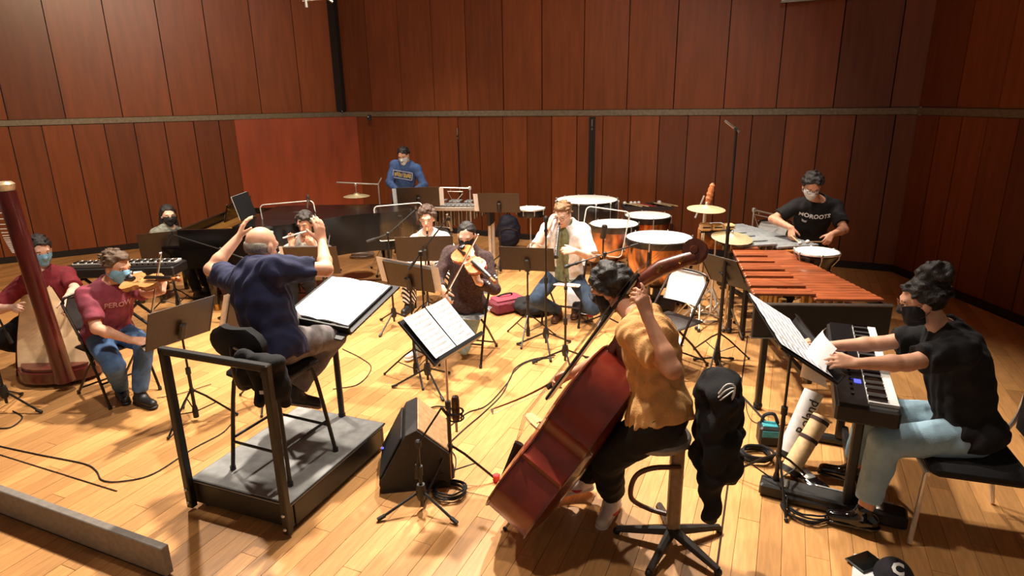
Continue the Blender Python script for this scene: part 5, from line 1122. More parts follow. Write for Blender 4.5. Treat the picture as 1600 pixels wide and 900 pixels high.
def timpani(label, c, r, yaw=0, pedal=True):
    T = thing('timpani', label, 'drum', (c[0], c[1], 0), yaw, 'copper timpani'); z = c[2]
    MB().lathe([(r*.99, -.006), (r*.97, .002), (r*.4, .004), (0, .005)], (0, 0, z), 40).build('head', HEAD, T); MB().lathe([(r*.94, -.075), (r*1.03, -.075), (r*1.05, -.04), (r*1.05, -.008), (r*.99, 0), (r*.98, -.01)], (0, 0, z), 40).build('counter_hoop', pm('dark_steel', (70, 66, 62), .3, .8), T)
    prof = [(r*.98, -.08), (r*.97, -.2*r/.36), (r*.88, -.34*r/.36), (r*.68, -.47*r/.36), (r*.4, -.55*r/.36), (.05, -.58*r/.36), (0, -.58*r/.36)]; MB().lathe(prof, (0, 0, z), 40).build('bowl', COP, T)
    for k in range(6):
        a = 2*math.pi*(k+.2)/6; x, y = r*1.04*math.cos(a), r*1.04*math.sin(a); MB().tube([(x, y, z+.012), (x, y, z-.15)], .007, 6).build('tension_rod', CHR, T)
        if k % 2: continue
        MB().tube([(x*1.03, y*1.03, z-.09), (x*1.05, y*1.05, z-.3), (x*.85, y*.85, .28), (x*.55, y*.55, .1)], .018, 8).build('strut', pm('dark_steel', (70, 66, 62), .3, .8), T); MB().lathe([(0, 0), (.035, 0), (.035, .05), (0, .05)], (x*.9, y*.9, 0), 10).build('caster', BLKP, T); MB().tube([(x*.9, y*.9, .05), (x*.55, y*.55, .1)], .014, 6).build('caster_arm', BLK, T)
    MB().lathe([(0, .06), (r*.6, .06), (r*.6, .11), (.05, .13), (.04, z-.58*r/.36), (0, z-.58*r/.36)], (0, 0, 0), 20).build('base', BLK, T); MB().box((0, -r*.72, .07), (.12, .26, .03), bev=.01).build('pedal', BLKP, T)
    return T
timpani('largest copper kettledrum behind the bass scroll', V(1.65, 6.89, .85), .365, 10); timpani('dark-sided kettledrum at the back below the mallet tray', V(1.81, 8.25, .85), .30, 40); timpani('copper kettledrum seen through the tilted clear screen', V(1.28, 7.72, .85), .30, 70)
drum('bass_drum', 'big black concert bass drum lying flat at the back', V(1.06, 8.72, 1.0), .43, .46, SHELLK, 12, None, None, 1.0, SHELLK)
T = [o for o in bpy.data.objects if o.name == 'bass_drum'][0]
for k in range(4):
    a = math.pi/4+k*math.pi/2; MB().tube([(.40*math.cos(a), .40*math.sin(a), .60), (.36*math.cos(a), .36*math.sin(a), .02)], .018, 8).build('stand_leg', BLK, T)
MB().torus((0, 0, .50), .38, .015, None, 28, 6).build('stand_ring', BLK, T)
drum('snare_drum', 'shallow drum on a chrome stand left of the wind player', V(W(829, 325, 8.75)[0], 8.75, W(829, 325, 8.75)[2]), .20, .11, SHELLK, 8)
drum('floor_tom', 'small black drum with white head between marimba and vibraphone', V(2.80, 5.62, .97), .19, .17, SHELLK, 6, 'tripod', None, .72)
p = W(1168, 362, 7.6); drum('bongo', 'small pale-headed drum behind the front cymbal', V(p[0], p[1], p[2]), .12, .2, pm('honey_shell', (190, 130, 70), .35), 5)
p = W(444, 334, 7.9); drum('conga', 'tall black drum seen through the flute player\'s clear screen', V(p[0]+.06, 6.95+.25, 1.02) if 0 else V(-2.72, 7.62-.62, 1.0), .15, .42, SHELLK, 6) if 0 else None
def cymbal(label, c, r, tilt=0, z2=None, yaw=0, bell=.03):
    T = thing('cymbal_stand', label, 'cymbal', (c[0], c[1], 0), 0, 'cymbals on stands'); z = c[2]; tripod(T, z+.04, .010, .28, .36, pm('brass_chrome', (206, 184, 150), .3, .9), yaw)
    a = math.radians(tilt); Z = nrm(V(math.sin(a)*.3, -math.sin(a), math.cos(a))); x, y, d = axes_from(Z); MB().lathe([(0, bell+.002), (r*.10, bell), (r*.2, bell*.45), (r*.6, bell*.15), (r, -.012), (r, -.015), (r*.6, bell*.1), (r*.2, bell*.35), (0, bell)], V(0, 0, z), 40, (x, y, d)).build('cymbal', BRZ, T); MB().ball((0, 0, z+bell+.015), (.013, .013, .016), 8, 6).build('wing_nut', CHR, T)
cymbal('higher flat cymbal beside the bass scroll', V(2.00, 6.40, 1.25), .19, 4, yaw=15); cymbal('lower front cymbal tilted toward the camera above the marimba', V(2.20, 6.15, 1.0), .20, 8, yaw=50); 
# suspended cymbal on a boom at the back left
b, z = at(591, 288, 8.75); T = thing('boom_cymbal', 'small cymbal hung from a horizontal chrome rod at the back', 'cymbal', b); tripod(T, z, .011, yaw=20)
e = W(526, 285, 8.75)-b; q = V(0, 0, z); MB().tube([q+V(.05, 0, .09), q, q+V(-.02, 0, 0)], .008, 6).build('upright_arm', CHR, T); MB().tube([q, e], .009, 8).build('boom', CHR, T); cq = W(557, 305, 8.75)-b; MB().tube([V(cq[0], cq[1], q[2]), cq], .005, 6).build('hanger', CHR, T)
MB().lathe([(0, .035), (.03, .03), (.05, .012), (.13, 0), (.18, -.015), (.18, -.018), (0, .02)], cq, 32).build('cymbal', BRZ, T); MB().box(V(cq[0], cq[1], q[2]), (.03, .03, .04), bev=.006).build('clamp', CHR, T)
def triangle(label, pa, pb, Y, drop, pole_at, group='triangles on stands'):
    A_, B_ = W(*pa, Y), W(*pb, Y); P_ = A_ if pole_at == 0 else B_; b = V(P_[0], P_[1], 0); T = thing('triangle_stand', label, 'triangle', b, 0, group); tripod(T, P_[2], .010, yaw=35); MB().tube([A_, B_], .009, 8).build('cross_bar', CHR, T, True); MB().box(P_, (.04, .04, .05), bev=.008).build('clamp', CHR, T, True)
    m = (A_+B_)/2; x = nrm(B_-A_); h = drop; w = h*.62; MB().tube([m+x*w-V(0, 0, .05), m-x*w-V(0, 0, .05), m-x*.02-V(0, 0, .05+h), m+x*(w*.95)-V(0, 0, .075)], .007, 8).build('triangle', CHR, T, True); MB().tube([m-x*w*.6, m-x*w*.6-V(0, 0, .05)], .0015, 4).tube([m+x*w*.6, m+x*w*.6-V(0, 0, .05)], .0015, 4).build('loop', WHP, T, True)
triangle('steel triangle hanging from a bar at the back near the rear music stands', (688, 293), (734, 294), 8.7, .17, 1); triangle('steel triangle hanging over the vibraphone', (1178, 328), (1218, 337), 7.5, .26, 0)
# ---------------- mallet keyboards
def mallet_kb(name, label, near_c, far_c, wn, wf, z, nbars, mat, barw, frame, endmat, reso, boards=True):
    near_c = np.asarray(near_c, float); far_c = np.asarray(far_c, float); d = nrm(far_c-near_c); L = np.linalg.norm(far_c-near_c); x = V(d[1], -d[0], 0); T = thing(name, label, name, (near_c[0], near_c[1], 0)); up = V(0, 0, 1)
    for k in range(nbars):
        q = (k+.5)/nbars; w = wn+(wf-wn)*q; p = near_c+d*L*q+up*z; bl = w*.54; MB().box(p+x*(w/2-bl/2), (bl, L/nbars*barw, .022), (x, d, up), bev=.004).build('bar', mat, T, True, smooth=False)
        if k % 7 not in (2, 6): MB().box(p-x*(w/2-w*.46/2)+d*L/nbars*.5+up*.026, (w*.5, L/nbars*barw*.96, .022), (x, d, up), bev=.004).build('bar', mat, T, True, smooth=False)
        if k % 2 == 0: MB().tube([p-x*w*.24-up*.05, p-x*w*.24-up*(.12+.30*(1-q))], L/nbars*.42, 10).build('resonator', reso, T, True)
        if k % 2 == 0: MB().tube([p+x*w*.24-up*.03, p+x*w*.24-up*(.12+.30*(1-q))], L/nbars*.42, 10).build('resonator', reso, T, True)
    for sx in (-1, 1): MB().box((near_c+far_c)/2+up*(z-.045)+x*sx*(wn+wf)/4*.96, (.03, L, .05), (x, nrm(d*L+x*sx*(wf-wn)/2), up), bev=.005).build('side_rail', frame, T, True, smooth=False)
    for q, w in ((-.03, wn), (1.03, wf)):
        p = near_c+d*L*q; MB().box(p+up*(z-.15), (w+.06, .04, .26), (x, d, up), bev=.006).build('end_board', endmat, T, True, smooth=False)
        if boards:
            for s_ in (-.16, .10): MB().box(p+up*(z+s_-.12), (w+.075, .05, .01), (x, d, up)).build('edge_strip', STEEL, T, True, smooth=False)
        for sx in (-1, 1): MB().box(p+x*sx*w*.42+up*(z-.25)/2, (.045, .045, z-.28), (x, d, up), bev=.006).build('leg', frame, T, True, smooth=False); MB().ball(p+x*sx*w*.42+up*.035, .035, 10, 7).build('caster', BLKP, T, True)
    MB().box((near_c+far_c)/2+up*.22, (.04, L, .05), (x, d, up), bev=.006).build('stretcher', frame, T, True, smooth=False)
    return T
ROSE = pm('rosewood_bar', (150, 78, 44), .36, 0, .14, scale=6, stretch=(1, 4, 1), objrand=.25, coat=.2); VIBE = pm('aluminium_bar', (158, 162, 164), .42, .25, .1, objrand=.12); 
mallet_kb('marimba', 'rosewood marimba with black end board beside the keyboard player', V(2.29, 4.45, 0), V(2.43, 6.02, 0), .92, .50, .88, 22, ROSE, .90, BLK, BLKP, pm('reso_gold', (150, 120, 70), .35, .8))
mallet_kb('vibraphone', 'silver vibraphone behind the marimba', V(2.66, 6.06, 0), V(2.46, 7.22, 0), .84, .50, .90, 20, VIBE, .90, BLK, pm('orange_wood', (186, 110, 50), .45, 0, .15), STEEL, False)
p = W(718, 319, 8.85); mallet_kb('glockenspiel', 'small glockenspiel on a chrome frame under the rear triangle', V(p[0]-.36, 8.95, 0), V(p[0]+.42, 8.80, 0), .40, .26, p[2], 14, VIBE, .86, CHR, BLKP, STEEL, False)
# mallet tray
p = W(1010, 325, 8.88); T = thing('mallet_tray', 'dark tray on a stand holding mallets behind the kettledrums', 'tray', V(p[0], p[1], 0)); tripod(T, p[2]-.02, yaw=10)
MB().box((0, 0, p[2]), (.66, .34, .016), bev=.005).box((0, -.17, p[2]+.02), (.66, .014, .05)).box((0, .17, p[2]+.02), (.66, .014, .05)).box((-.33, 0, p[2]+.02), (.014, .34, .05)).box((.33, 0, p[2]+.02), (.014, .34, .05)).build('tray', pm('tray_felt', (52, 38, 32), .8), T)
for k, (px, col, hm) in enumerate(((976, 'pale', WHP), (986, 'pale', WHP), (992, 'pale', WHP), (998, 'red', WHP), (1020, 'brown', HBROWN), (1030, 'pale', WHP))):
    b_ = W(px, 319, 9.0); b_[2] = p[2]+.055; a_ = b_+V(.20, -.26, -.012); t = thing('mallet', ('%s mallet lying in the dark tray, number %d from the left' % ('white-headed' if hm is WHP else 'brown-headed', k+1)) if 0 else ['white-headed mallet at the left end of the dark tray', 'second white-headed mallet from the left in the dark tray', 'third white-headed mallet from the left in the dark tray', 'white-headed mallet with a red handle in the dark tray', 'brown-headed mallet in the right half of the dark tray', 'large white-headed mallet at the right end of the dark tray'][k], 'mallet', b_, 0, 'mallets in the tray')
    MB().tube([b_, a_], .008, 7).build('handle', pm('red_handle', (150, 50, 46), .5) if k in (2, 3) else pm('maple_stick', (214, 178, 130), .5), t, True); MB().ball(b_, .032 if k == 5 else .026, 12, 8).build('head', hm, t, True)
# wooden ratchet and wood blocks beside the higher cymbal
p = W(1110, 318, 6.75); T = thing('wooden_guiro', 'carved orange wooden scraper standing up behind the higher cymbal', 'percussion', V(p[0]-.06, p[1], 0)); tripod(T, p[2]-.05, yaw=0)
g0, g1 = W(1105, 320, 6.75)-V(p[0]-.06, p[1], 0), W(1114, 286, 6.75)-V(p[0]-.06, p[1], 0); MB().tube([V(0, 0, p[2]-.06), g0], .009, 6).tube([g0+V(-.12, 0, -.14), g0+V(-.04, 0, .1)], .009, 6).build('arm', CHR, T)
MB().tube([g0+(g1-g0)*k/10 for k in range(11)], [.018, .034, .028, .038, .030, .040, .031, .038, .028, .03, .012], 10).build('scraper', pm('orange_carved_wood', (184, 108, 62), .5, 0, .2), T)
p = W(1120, 357, 6.4); T = thing('wood_blocks', 'pale wooden block row on a stand behind the front cymbal', 'wood block', V(p[0], p[1], 0)); tripod(T, p[2]-.04, yaw=40)
MB().box((0, 0, p[2]-.03), (.34, .04, .02)).build('rack', BLK, T)
for k in range(3):
    w = MB().box((-.12+.12*k, 0, p[2]+.02), (.11, .10, .075-.01*k), bev=.012).build('block', pm('pale_wood', (216, 176, 122), .5, 0, .1), T); MB().box((-.12+.12*k, -.0505, p[2]+.02), (.08, .004, .012)).build('slot', BLKP, w)
# round dark drum half hidden by the flute player's screen
drum('field_drum', 'tall black drum with chrome lugs seen through the flute player\'s clear screen', V(-2.78, 6.86, .98), .13, .40, SHELLK, 6)
# ================================================================== bass stool, jacket
s0 = V(.83, 2.90, 0); t = thing('bass_stool', 'tall grey stool with a round seat and footrest under the bassist', 'stool', s0, 0)
MB().lathe([(0, .635), (.10, .635), (.175, .655), (.18, .68), (.17, .695), (0, .70)], (-.10, 0, 0), 32).build('seat', pm('stool_grey', (150, 140, 130), .55, 0, .08), t)
MB().box((.02, 0, .36), (.07, .055, .58), bev=.012).build('column', pm('stool_beige', (150, 122, 92), .45, 0, .1), t, smooth=False); MB().tube([(.02, 0, .6), (.02, 0, .645)], .03, 10).build('column_neck', BLK, t)
MB().tube(curvepts([(.03, -.03, .50), (-.12, -.05, .51), (-.20, -.02, .44), (-.20, .06, .26), (-.10, .10, .16), (.02, .03, .16)], 6), .014, 8).build('footrest', pm('stool_brown', (96, 62, 44), .45), t)
for k in range(5):
    a = math.radians(18+72*k); d = V(math.cos(a), math.sin(a), 0); lg = MB().tube([V(.02, 0, .09)+d*.02, d*.30+V(.02, 0, .035)], [.03, .018], 8).build('leg', pm('stool_dark', (52, 46, 42), .4), t); MB().ball(d*.30+V(.02, 0, .022), .022, 8, 6).build('glide', BLKP, lg)
MB().tube(curvepts([(.02, -.02, .63), (.16, -.08, .62), (.19, -.09, .78), (.17, -.08, .92)], 5), .014, 8).build('back_bar', BLK, t); MB().box((.16, -.08, .93), (.05, .26, .16), bev=.02).build('backrest', BLKC, t)
j = s0+V(.17, -.10, 1.00)
T = garment('jacket', 'black jacket with a white logo hanging on the bass stool\'s back', 'jacket', [C_(j+V(0, .09, -.02), j+V(0, -.08, -.01), .066, .066, .04)]+[C_(j+V(.055*math.cos(1.05*k), .09*math.sin(1.05*k)-.01, -.04), j+V(.085*math.cos(1.05*k)+.01, .12*math.sin(1.05*k)-.01, -.38-.06*((k*5) % 3)), .055, .047, .02) for k in range(6)]+[C_(j+V(0, 0, 0), j+V(0, 0, -.40), .08, .07, .03), C_(j+V(-.02, -.11, -.14), j+V(-.035, -.13, -.66), .05, .042, .02)], s0+V(.17, -.10, .3), BLKC, .016)
lg = MB(); o_ = j+V(-.02, -.11, .035)
for k in range(3): lg.tube(curvepts([o_+V(-.03, -.035, -.05+.02*k), o_+V(.0, -.045, -.02+.03*k), o_+V(.045, -.03, .0+.012*k), o_+V(.03, -.045, -.05+.01*k)], 4), .004, 5)
lg.build('logo', WHP, T, True)
# ================================================================== stage monitor
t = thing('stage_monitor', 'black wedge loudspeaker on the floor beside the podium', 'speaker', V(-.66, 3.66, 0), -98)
prof = [(-.22, 0), (.20, 0), (.22, .07), (.04, .39), (-.03, .42), (-.22, .24)]
MB().prism(prof, .46, (-.23, 0, 0), V(0, 1, 0), V(0, 0, 1), V(1, 0, 0)).build('cabinet', pm('monitor_paint', (30, 28, 28), .55, 0, .2, bump=.3, bscale=200), t, smooth=False)
gz = nrm(V(0, .31, .17)); gu = nrm(V(0, -.17, .31)); MB().box(V(0, .135, .225)+gz*.006, (.42, .32, .012), (V(1, 0, 0), gu, gz), bev=.006).build('grille', pm('monitor_grille', (20, 20, 22), .6, 0, .3, scale=300, bump=.5, bscale=500), t, smooth=False)
e = MB(); e.ball(V(.12, .135, .225)+gz*.014-gu*.13, (.012, .012, .006), 8, 5); m_ = pm('blue_led', (40, 50, 230), .4); m_.node_tree.nodes['Principled BSDF'].inputs['Emission Color'].default_value = (.08, .1, 1, 1); m_.node_tree.nodes['Principled BSDF'].inputs['Emission Strength'].default_value = 1.5; e.build('status_light', m_, t)
MB().box((.232, -.02, .24), (.012, .12, .03), bev=.005).build('handle', BLKP, t); MB().box((0, -.226, .12), (.42, .012, .20), bev=.004).build('rear_panel', pm('monitor_back_lit_tan', (168, 130, 90), .6), t, smooth=False); MB().box(V(0, -.128, .334), (.42, .25, .012), (V(1, 0, 0), nrm(V(0, .19, .18)), nrm(V(0, -.18, .19))), bev=.004).build('rear_slope', pm('monitor_back_lit_tan', (168, 130, 90), .6), t, smooth=False)  # tan sheets on the black cabinet's back paint in the strong light there
for sx in (-1, 1):
    for sy in (-1, 1): MB().lathe([(0, -.0), (.02, -.0), (.02, .012), (0, .012)], (sx*.18, sy*.16, -.002), 8).build('foot', BLKP, t)
# ================================================================== keyboard, stand, bench
def keyboard(label, c, yaw, L, D, z, lit=False, group='digital keyboards'):
    T = thing('digital_keyboard', label, 'keyboard', (c[0], c[1], z), yaw, group)   # local y along its length, keys on +x side
    MB().box((0, 0, .05), (D, L, .10), bev=.012).build('body', BLKP, T, smooth=False); MB().box((-D*.22, 0, .104), (D*.46, L-.02, .008), bev=.003).build('control_panel', pm('panel_black', (16, 16, 18), .3), T, smooth=False)
    n = 52; kl = (L-.10); mw = MB().box((0, 0, 0), (D*.46, kl/n-.0014, .018)).mesh('white_key'); mb = MB().box((0, 0, 0), (D*.29, kl/n*.55, .016)).mesh('black_key'); mw.materials.append(WHP); mb.materials.append(BLKS)
    for k in range(n):
        o = bpy.data.objects.new('white_key', mw); COL.objects.link(o); o.parent = T; y = -kl/2+kl*(k+.5)/n; o.location = (D*.24, y, .108)
        if k % 7 in (0, 1, 3, 4, 5) and k < n-1: o = bpy.data.objects.new('black_key', mb); COL.objects.link(o); o.parent = T; o.location = (D*.155, y+kl/n/2, .123)
    for k in range(10): MB().lathe([(0, 0), (.009, 0), (.008, .012), (0, .012)], (-D*.22, -L*.4+L*.05*k, .108), 8).build('knob', BLKS, T)
    if lit: MB().box((-D*.10, -L*.26, .109), (.035, .05, .004)).build('lit_buttons', m_, T, smooth=False)
    MB().box((-D*.3, .1, .109), (.05, .16, .003)).build('display', pm('display_glass', (36, 40, 48), .1), T, smooth=False)
    return T
KC = V(2.09, 3.52, .70); keyboard('black digital piano with a long white key row at the right', KC, 24, 1.34, .30, .70, True)
p0 = W(120, 421, 6.35); p1 = W(268, 411, 6.35); kb2 = (p0+p1)/2; K2 = keyboard('black electric keyboard behind the violinist in faded maroon', kb2, 268, 1.15, .32, kb2[2]-.08)
lm = MB(); lb = kb2+V(.17, -.166, -.03)
for a_, b_ in (((-.07, -.02), (-.02, .02)), ((-.05, .02), (-.01, .015)), ((-.015, -.018), (.0, .018)), ((.02, .0), (.10, .004))): lm.tube([lb+V(a_[0], 0, a_[1]), lb+V(b_[0], 0, b_[1])], .007 if b_[0] < .05 else .014, 6)
lm.build('maker_mark', WHT, K2, True)
t = thing('keyboard_stand', 'black cross-legged stand under the electric keyboard by the left wall', 'stand', V(kb2[0], kb2[1], 0)); zz = kb2[2]-.09
for sy in (-.1, .1):
    for sx in (-1, 1): MB().tube([V(sx*.38, sy, zz), V(-sx*.34, sy, .015)], .016, 8).build('leg', BLK, t)
for sx in (-1, 1): MB().tube([V(sx*.38, -.17, zz-.012), V(sx*.38, .17, zz-.012)], .014, 8).build('arm', BLK, t); MB().tube([V(sx*.34, -.2, .015), V(sx*.34, .2, .015)], .014, 8).build('foot_bar', BLK, t)
t = thing('keyboard_stand', 'low black pedestal stand under the digital piano', 'stand', V(2.09, 3.52, 0), 24)
for sy in (-.42, .42):
    MB().box((0, sy, .36), (.05, .06, .62), bev=.008).build('column', BLK, t, smooth=False); MB().box((0, sy, .675), (.26, .07, .035), bev=.008).build('support', BLK, t, smooth=False); MB().box((-.06, sy, .03), (.56, .075, .05), bev=.012).build('foot', BLK, t, smooth=False)
MB().box((.03, 0, .12), (.04, .84, .06), bev=.008).build('cross_beam', BLK, t, smooth=False)
t = thing('flat_case', 'long black flat case lying on the floor under the digital piano', 'case', V(1.86, 3.2, 0), -62); MB().box((0, 0, .045), (.13, .78, .08), bev=.012).build('body', BLKP, t, smooth=False); MB().box((.06, -.12, .087), (.012, .40, .006)).build('edge_strip', CHR, t, smooth=False)
for k in (-1, 1): MB().box((0, k*.25, .09), (.09, .04, .012), bev=.004).build('latch', STEEL, t)
t = thing('sustain_pedal', 'glossy black sustain pedal below the digital piano', 'pedal', V(1.84, 3.42, 0), -20); MB().box((0, 0, .03), (.10, .24, .055), bev=.012).build('base', BLKS, t); MB().box((0, .06, .07), (.07, .15, .015), (V(1, 0, 0), nrm(V(0, 1, .15)), nrm(V(0, -.15, 1))), bev=.005).build('plate', CHR, t)
# tubes
def tube_case(label, a, b, r, mat, bands=()):
    t = thing('tube_case', label, 'tube', a); d = nrm(b-a); MB().tube([a, b], r, 20).build('barrel', mat, t, True)
    for q in bands: MB().tube([a+(b-a)*q-d*.012, a+(b-a)*q+d*.012], r*1.06, 20).build('strap', pm('strap_brown', (48, 24, 20), .8), t, True)
    MB().tube([a-d*.004, a+d*.03], r*1.05, 20).build('end_cap', BLKP, t, True); return t, d
ta, tb = G(1228, 712, .06), W(1272, 612, 3.78); t, d = tube_case('white plastic tube with dark lettering leaning under the printed pages', ta, tb, .062, pm('tube_white', (206, 206, 208), .45, 0, .05))
rt = nrm(tb-ta); cam_d = nrm(CAM-(ta+tb)/2); upv = nrm(np.cross(cam_d, rt)); upv = -upv; nn_ = np.cross(rt, upv); nn_ = nn_ if nn_ @ cam_d > 0 else -nn_
lettering('Roland', 'tube_lettering', pm('dark_print', (40, 36, 40), .7), t, (ta+tb)/2+rt*.06+nn_*.0-upv*.0+nrm(np.cross(rt, V(0, 0, 1)))*.03, rt, np.cross(nn_, rt), .085, t.children[0], bold=.001)
tube_case('beige cardboard tube with dark straps leaning below the digital piano', G(1232, 738, .05), W(1284, 652, 3.62), .056, pm('tube_beige', (206, 174, 128), .6, 0, .08), (.60, .93))
# bench and chair back
t = thing('keyboard_chair', 'black padded chair with chrome rails under the keyboard player', 'chair', V(2.46, 3.04, 0), -72)
MB().box((0, 0, .465), (.56, .46, .075), bev=.025).build('seat', BLKC, t)
for sx in (-1, 1):
    MB().tube([(sx*.25, .24, .43), (sx*.27, .26, .012)], .013, 8).build('leg', CHR, t); MB().tube([(sx*.25, -.22, .43), (sx*.27, -.30, .012)], .013, 8).build('leg', CHR, t); MB().tube(curvepts([(sx*.25, -.2, .43), (sx*.25, -.30, .55), (sx*.25, -.34, .82)], 5), .013, 8).build('back_post', CHR, t)
MB().tube([(-.26, .235, .435), (.26, .235, .435)], .013, 8).build('front_rail', CHR, t); MB().tube([(-.25, -.34, .825), (.25, -.34, .825)], .013, 8).build('top_rail', CHR, t); MB().box((0, -.325, .66), (.46, .05, .28), bev=.02).build('backrest', BLKC, t)
# ================================================================== bags, bottle, papers
t = thing('violin_case', 'maroon soft case lying on the floor beside the wind player', 'case', G(792, 486), 60)
MB().box((0, 0, .085), (.24, .40, .15), bev=.03).build('case_body', pm('maroon_fabric', (104, 28, 46), .8, 0, .15, bump=.3), t); MB().box((0, 0, .165), (.20, .34, .03), bev=.012).build('lid', pm('pink_maroon', (142, 48, 66), .8, 0, .12), t); MB().tube(curvepts([(-.05, -.1, .178), (0, -.05, .21), (0, .05, .21), (-.05, .1, .178)], 5), .010, 6).build('handle', BLKC, t); MB().torus((0, 0, .12), .15, .004, (V(.8, 0, 0), V(0, 1.35, 0), V(0, 0, 1)), 24, 5).build('zip', STEEL, t)
bb = G(834, 490); garment('soft_bag', 'black soft bag slumped next to the maroon case', 'bag', [E_(bb+V(0, 0, .075), V(.22, .15, .095), np.eye(3), .03, [(bb+V(0, 0, .002), V(0, 0, -1))]), E_(bb+V(-.12, .06, .09), V(.12, .1, .09), np.eye(3), .04), C_(bb+V(-.1, -.05, .15), bb+V(.12, -.06, .13), .025, .025, .02)], bb, BLKC, .01)
bp_ = G(795, 387); garment('backpack', 'dark navy backpack standing against the back wall', 'backpack', [E_(bp_+V(0, 0, .27), V(.20, .13, .28), np.eye(3), .03, [(bp_+V(0, 0, .003), V(0, 0, -1))]), E_(bp_+V(0, -.09, .17), V(.15, .08, .14), np.eye(3), .03)], bp_, pm('navy_nylon', (26, 28, 50), .7, 0, .2, bump=.2), .008,
    [('strap', MB().tube(curvepts([bp_+V(-.03, 0, .54), bp_+V(0, -.02, .60), bp_+V(.03, 0, .54)], 5), .01, 6), BLKC), ('zip', MB().tube(curvepts([bp_+V(-.15, -.11, .30), bp_+V(0, -.16, .36), bp_+V(.15, -.11, .30)], 5), .005, 5), STEEL)])
b_ = G(922, 502); t = thing('water_bottle', 'clear water bottle with a red label on the floor behind the bass', 'bottle', b_)
MB().lathe([(0, 0), (.033, 0), (.034, .02), (.032, .09), (.034, .13), (.032, .17), (.014, .205), (.014, .22), (0, .22)], n=16).build('bottle', GL, t); MB().lathe([(.0345, .06), (.0345, .12)], n=16).build('label_band', pm('red_label', (220, 60, 70), .5), t); MB().lathe([(0, .215), (.016, .215), (.016, .235), (0, .237)], n=12).build('cap', WHP, t)
def flat_sheet(label, pts, h=.004, name='paper_sheet', lift=0.0):
    q = [np.asarray(p, float) for p in pts]; c = sum(q)/4; t = thing(name, label, 'paper', V(c[0], c[1], min(p[2] for p in q))); rows = [[q[0]+(q[1]-q[0])*i/4+((q[3]+(q[2]-q[3])*i/4)-(q[0]+(q[1]-q[0])*i/4))*k/4+V(0, 0, h+lift*math.sin(math.pi*i/4)) for i in range(5)] for k in range(5)]
    MB().grid(rows).grid([[p+V(0, 0, .0015) for p in r] for r in rows]).build('sheet', WHT, t, True); return t
flat_sheet('white paper lying on the floor beside the water bottle', gp((906, 480), (918, 481), (921, 494), (899, 493)), .008, lift=.01)
flat_sheet('white paper under the empty white folding chair', gp((1054, 526), (1062, 526), (1068, 540), (1056, 540)), .006)
p = G(897, 478); t = thing('folded_part', 'folded white music part standing by the wind player\'s chair', 'paper', V(p[0], p[1], 0)); 
for sg in (-1, 1): MB().box(V(0, sg*.05, .14), (.17, .003, .28), (V(1, 0, 0), nrm(V(0, 1, sg*.34)), nrm(V(0, -sg*.34, 1)))).build('leaf', WHT, t, smooth=False)
t = thing('bottle_cap', 'small red plastic cap on the floor left of the bass', 'bottle cap', G(776, 752)); MB().lathe([(0, 0), (.022, 0), (.024, .045), (.018, .05), (0, .05)], n=16).build('cap_body', pm('red_plastic', (214, 44, 40), .4), t); MB().lathe([(.0245, .01), (.026, .014), (.0245, .018)], n=16).build('ridge', pm('red_plastic', (214, 44, 40), .4), t)
bx0 = G(1199, 692); t = thing('power_box', 'small teal and black power unit on the floor beside the keyboard', 'power unit', bx0, 10)
MB().box((0, 0, .075), (.14, .12, .14), bev=.012).build('housing', BLKP, t, smooth=False); MB().box((0, -.061, .10), (.11, .006, .05), bev=.003).build('teal_panel', pm('teal_plastic', (60, 150, 160), .4), t, smooth=False); MB().box((0, 0, .148), (.10, .08, .008), bev=.003).build('teal_top', pm('teal_plastic', (60, 150, 160), .4), t, smooth=False); MB().tube(curvepts([(-.05, .02, .145), (-.03, .03, .20), (.03, .03, .21), (.06, .02, .145)], 5), .012, 8).build('carry_handle', BLKP, t)
# cap, tablet and paper at the lower edge
flat_sheet('white paper on the floor at the bottom right under the tablet', gp((1334, 866), (1372, 872), (1380, 930), (1328, 930)), .003)
q = gp((1326, 879), (1360, 867), (1378, 882), (1343, 894)); c = sum(q)/4; t = thing('tablet', 'black tablet lying on white paper at the bottom right', 'tablet', V(c[0], c[1], .008)); ex = nrm(q[1]-q[0]); ey = nrm(V(-ex[1], ex[0], 0)); MB().box(V(c[0], c[1], .017), (.16, .115, .010), (ex, ey, V(0, 0, 1)), bev=.003).build('body', BLKP, t, True); MB().box(V(c[0], c[1], .0228), (.145, .10, .002), (ex, ey, V(0, 0, 1))).build('screen', BLKS, t, True)
hc = G(1396, 906); t = thing('baseball_cap', 'black cap with a white C-shaped logo at the bottom right edge', 'cap', hc); 
cr0 = [E_(hc+V(0, 0, .0), V(.092, .10, .115), np.eye(3), .01, [(hc+V(0, 0, .004), V(0, 0, -1))]), E_(hc+V(-.045, -.11, .012), V(.075, .08, .012), np.eye(3), .01)]; cw = link(sdf_mesh(cr0, .007), 'crown', pm('cap_black', (22, 20, 30), .85, 0, .15, bump=.3), t, True, 'all'); MB().ball(hc+V(0, 0, .116), .008, 8, 6).build('button', BLKC, t, True)
lettering('C', 'cap_logo', WHP, t, hc+V(-.012, -.03, .09), V(.9, -.43, 0), V(.25, .55, .8), .075, cw, bold=.004, off=.003)
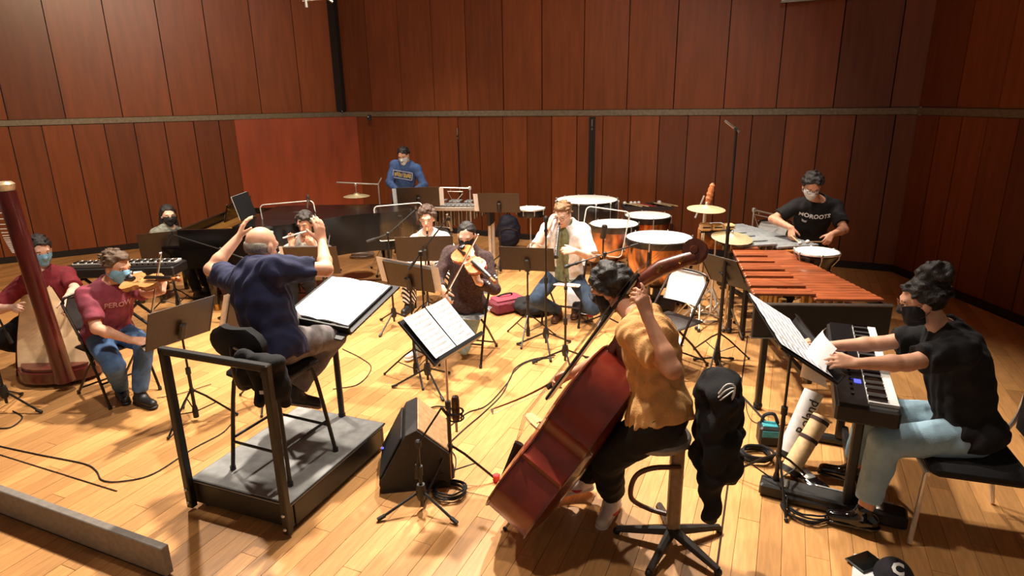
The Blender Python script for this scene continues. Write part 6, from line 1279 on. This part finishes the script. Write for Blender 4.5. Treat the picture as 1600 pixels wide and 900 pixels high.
# grey toe board at the lower left
a, b = G(258, 858, .17), G(0, 765, .17); d = nrm(b-a); a = V(a[0], a[1], 0); b = a+d*2.2; n_ = V(-d[1], d[0], 0); c = (a+b)/2
t = thing('toe_board', 'low grey board standing on the floor at the lower left', 'board', V(c[0], c[1], 0)); MB().box(V(c[0], c[1], .10), (2.2, .045, .17), (d, n_, V(0, 0, 1)), bev=.004).build('board', pm('grey_board', (128, 120, 112), .6, 0, .08), t, True, smooth=False); MB().box(V(c[0], c[1], .008), (2.16, .03, .016), (d, n_, V(0, 0, 1))).build('seal_strip', BLKP, t, True, smooth=False)
# ================================================================== cables
CB = pm('cable_rubber', (34, 26, 22), .7)
cable('thin cable winding across the floor at the left to the violinist\'s stand', gp((-30, 690), (0, 697), (60, 710), (130, 724), (150, 735), (160, 750), (190, 752), (240, 740), (300, 702), (345, 678), (362, 662)), CB)
cable('cable running from the podium stand toward the harp side', gp((245, 622), (285, 614), (330, 600)), CB, .003)
cable('upper of the twin cables curving behind the bass bow', gp((700, 668), (730, 645), (762, 632), (795, 595), (805, 575), (830, 562), (868, 555)), CB); cable('lower of the twin cables curving behind the bass bow', gp((704, 690), (728, 668), (755, 645), (785, 615), (802, 582), (826, 565), (866, 558)), CB)
cable('cable looping under the conductor\'s desk', gp((535, 545), (565, 560), (580, 575), (560, 600), (520, 608)), CB, .004)
cable('dark cable running from the tall microphone stand to the power unit', gp((1128, 590), (1150, 610), (1172, 632), (1190, 652), (1200, 662)), CB, .009)
cable('thin loop of cable beside the power unit', gp((1165, 625), (1168, 645), (1180, 660), (1215, 664), (1260, 662), (1300, 660)), CB, .003)
cable('cable from the monitor to the bronze microphone stand', gp((684, 690), (700, 700), (712, 715), (708, 742), (690, 760)), CB, .004)
cable('cable trailing from the foreground stand to the bass', gp((722, 768), (745, 772), (772, 778)), CB, .002)
cable('cable at the base of the left edge microphone stand', gp((-20, 668), (15, 668), (35, 652), (20, 642)), CB, .005)
cable('cables lying along the back floor line', gp((700, 428), (760, 421), (840, 420), (900, 424)), CB, .008)
coil('coil of black cable under the sheet music stand', G(703, 772), .095, 5); coil('coil of cable behind the stage monitor', G(686, 648), .13, 3, .004); coil('coil of cable below the printed pages', G(1262, 800), .13, 5, .006); coil('coil of black cable at the left foot of the printed-pages stand', G(1182, 716), .10, 4, .009)
coil('tangle of cables under the piano tail', G(566, 402), .17, 6, .007, pm('tangle_tan', (150, 130, 116), .4), .7); coil('coil of cable behind the empty white chair', G(1020, 497), .2, 4, .007)
coil('coil of cable beside the cymbal stand feet', G(1102, 500), .16, 4, .006, STEEL)
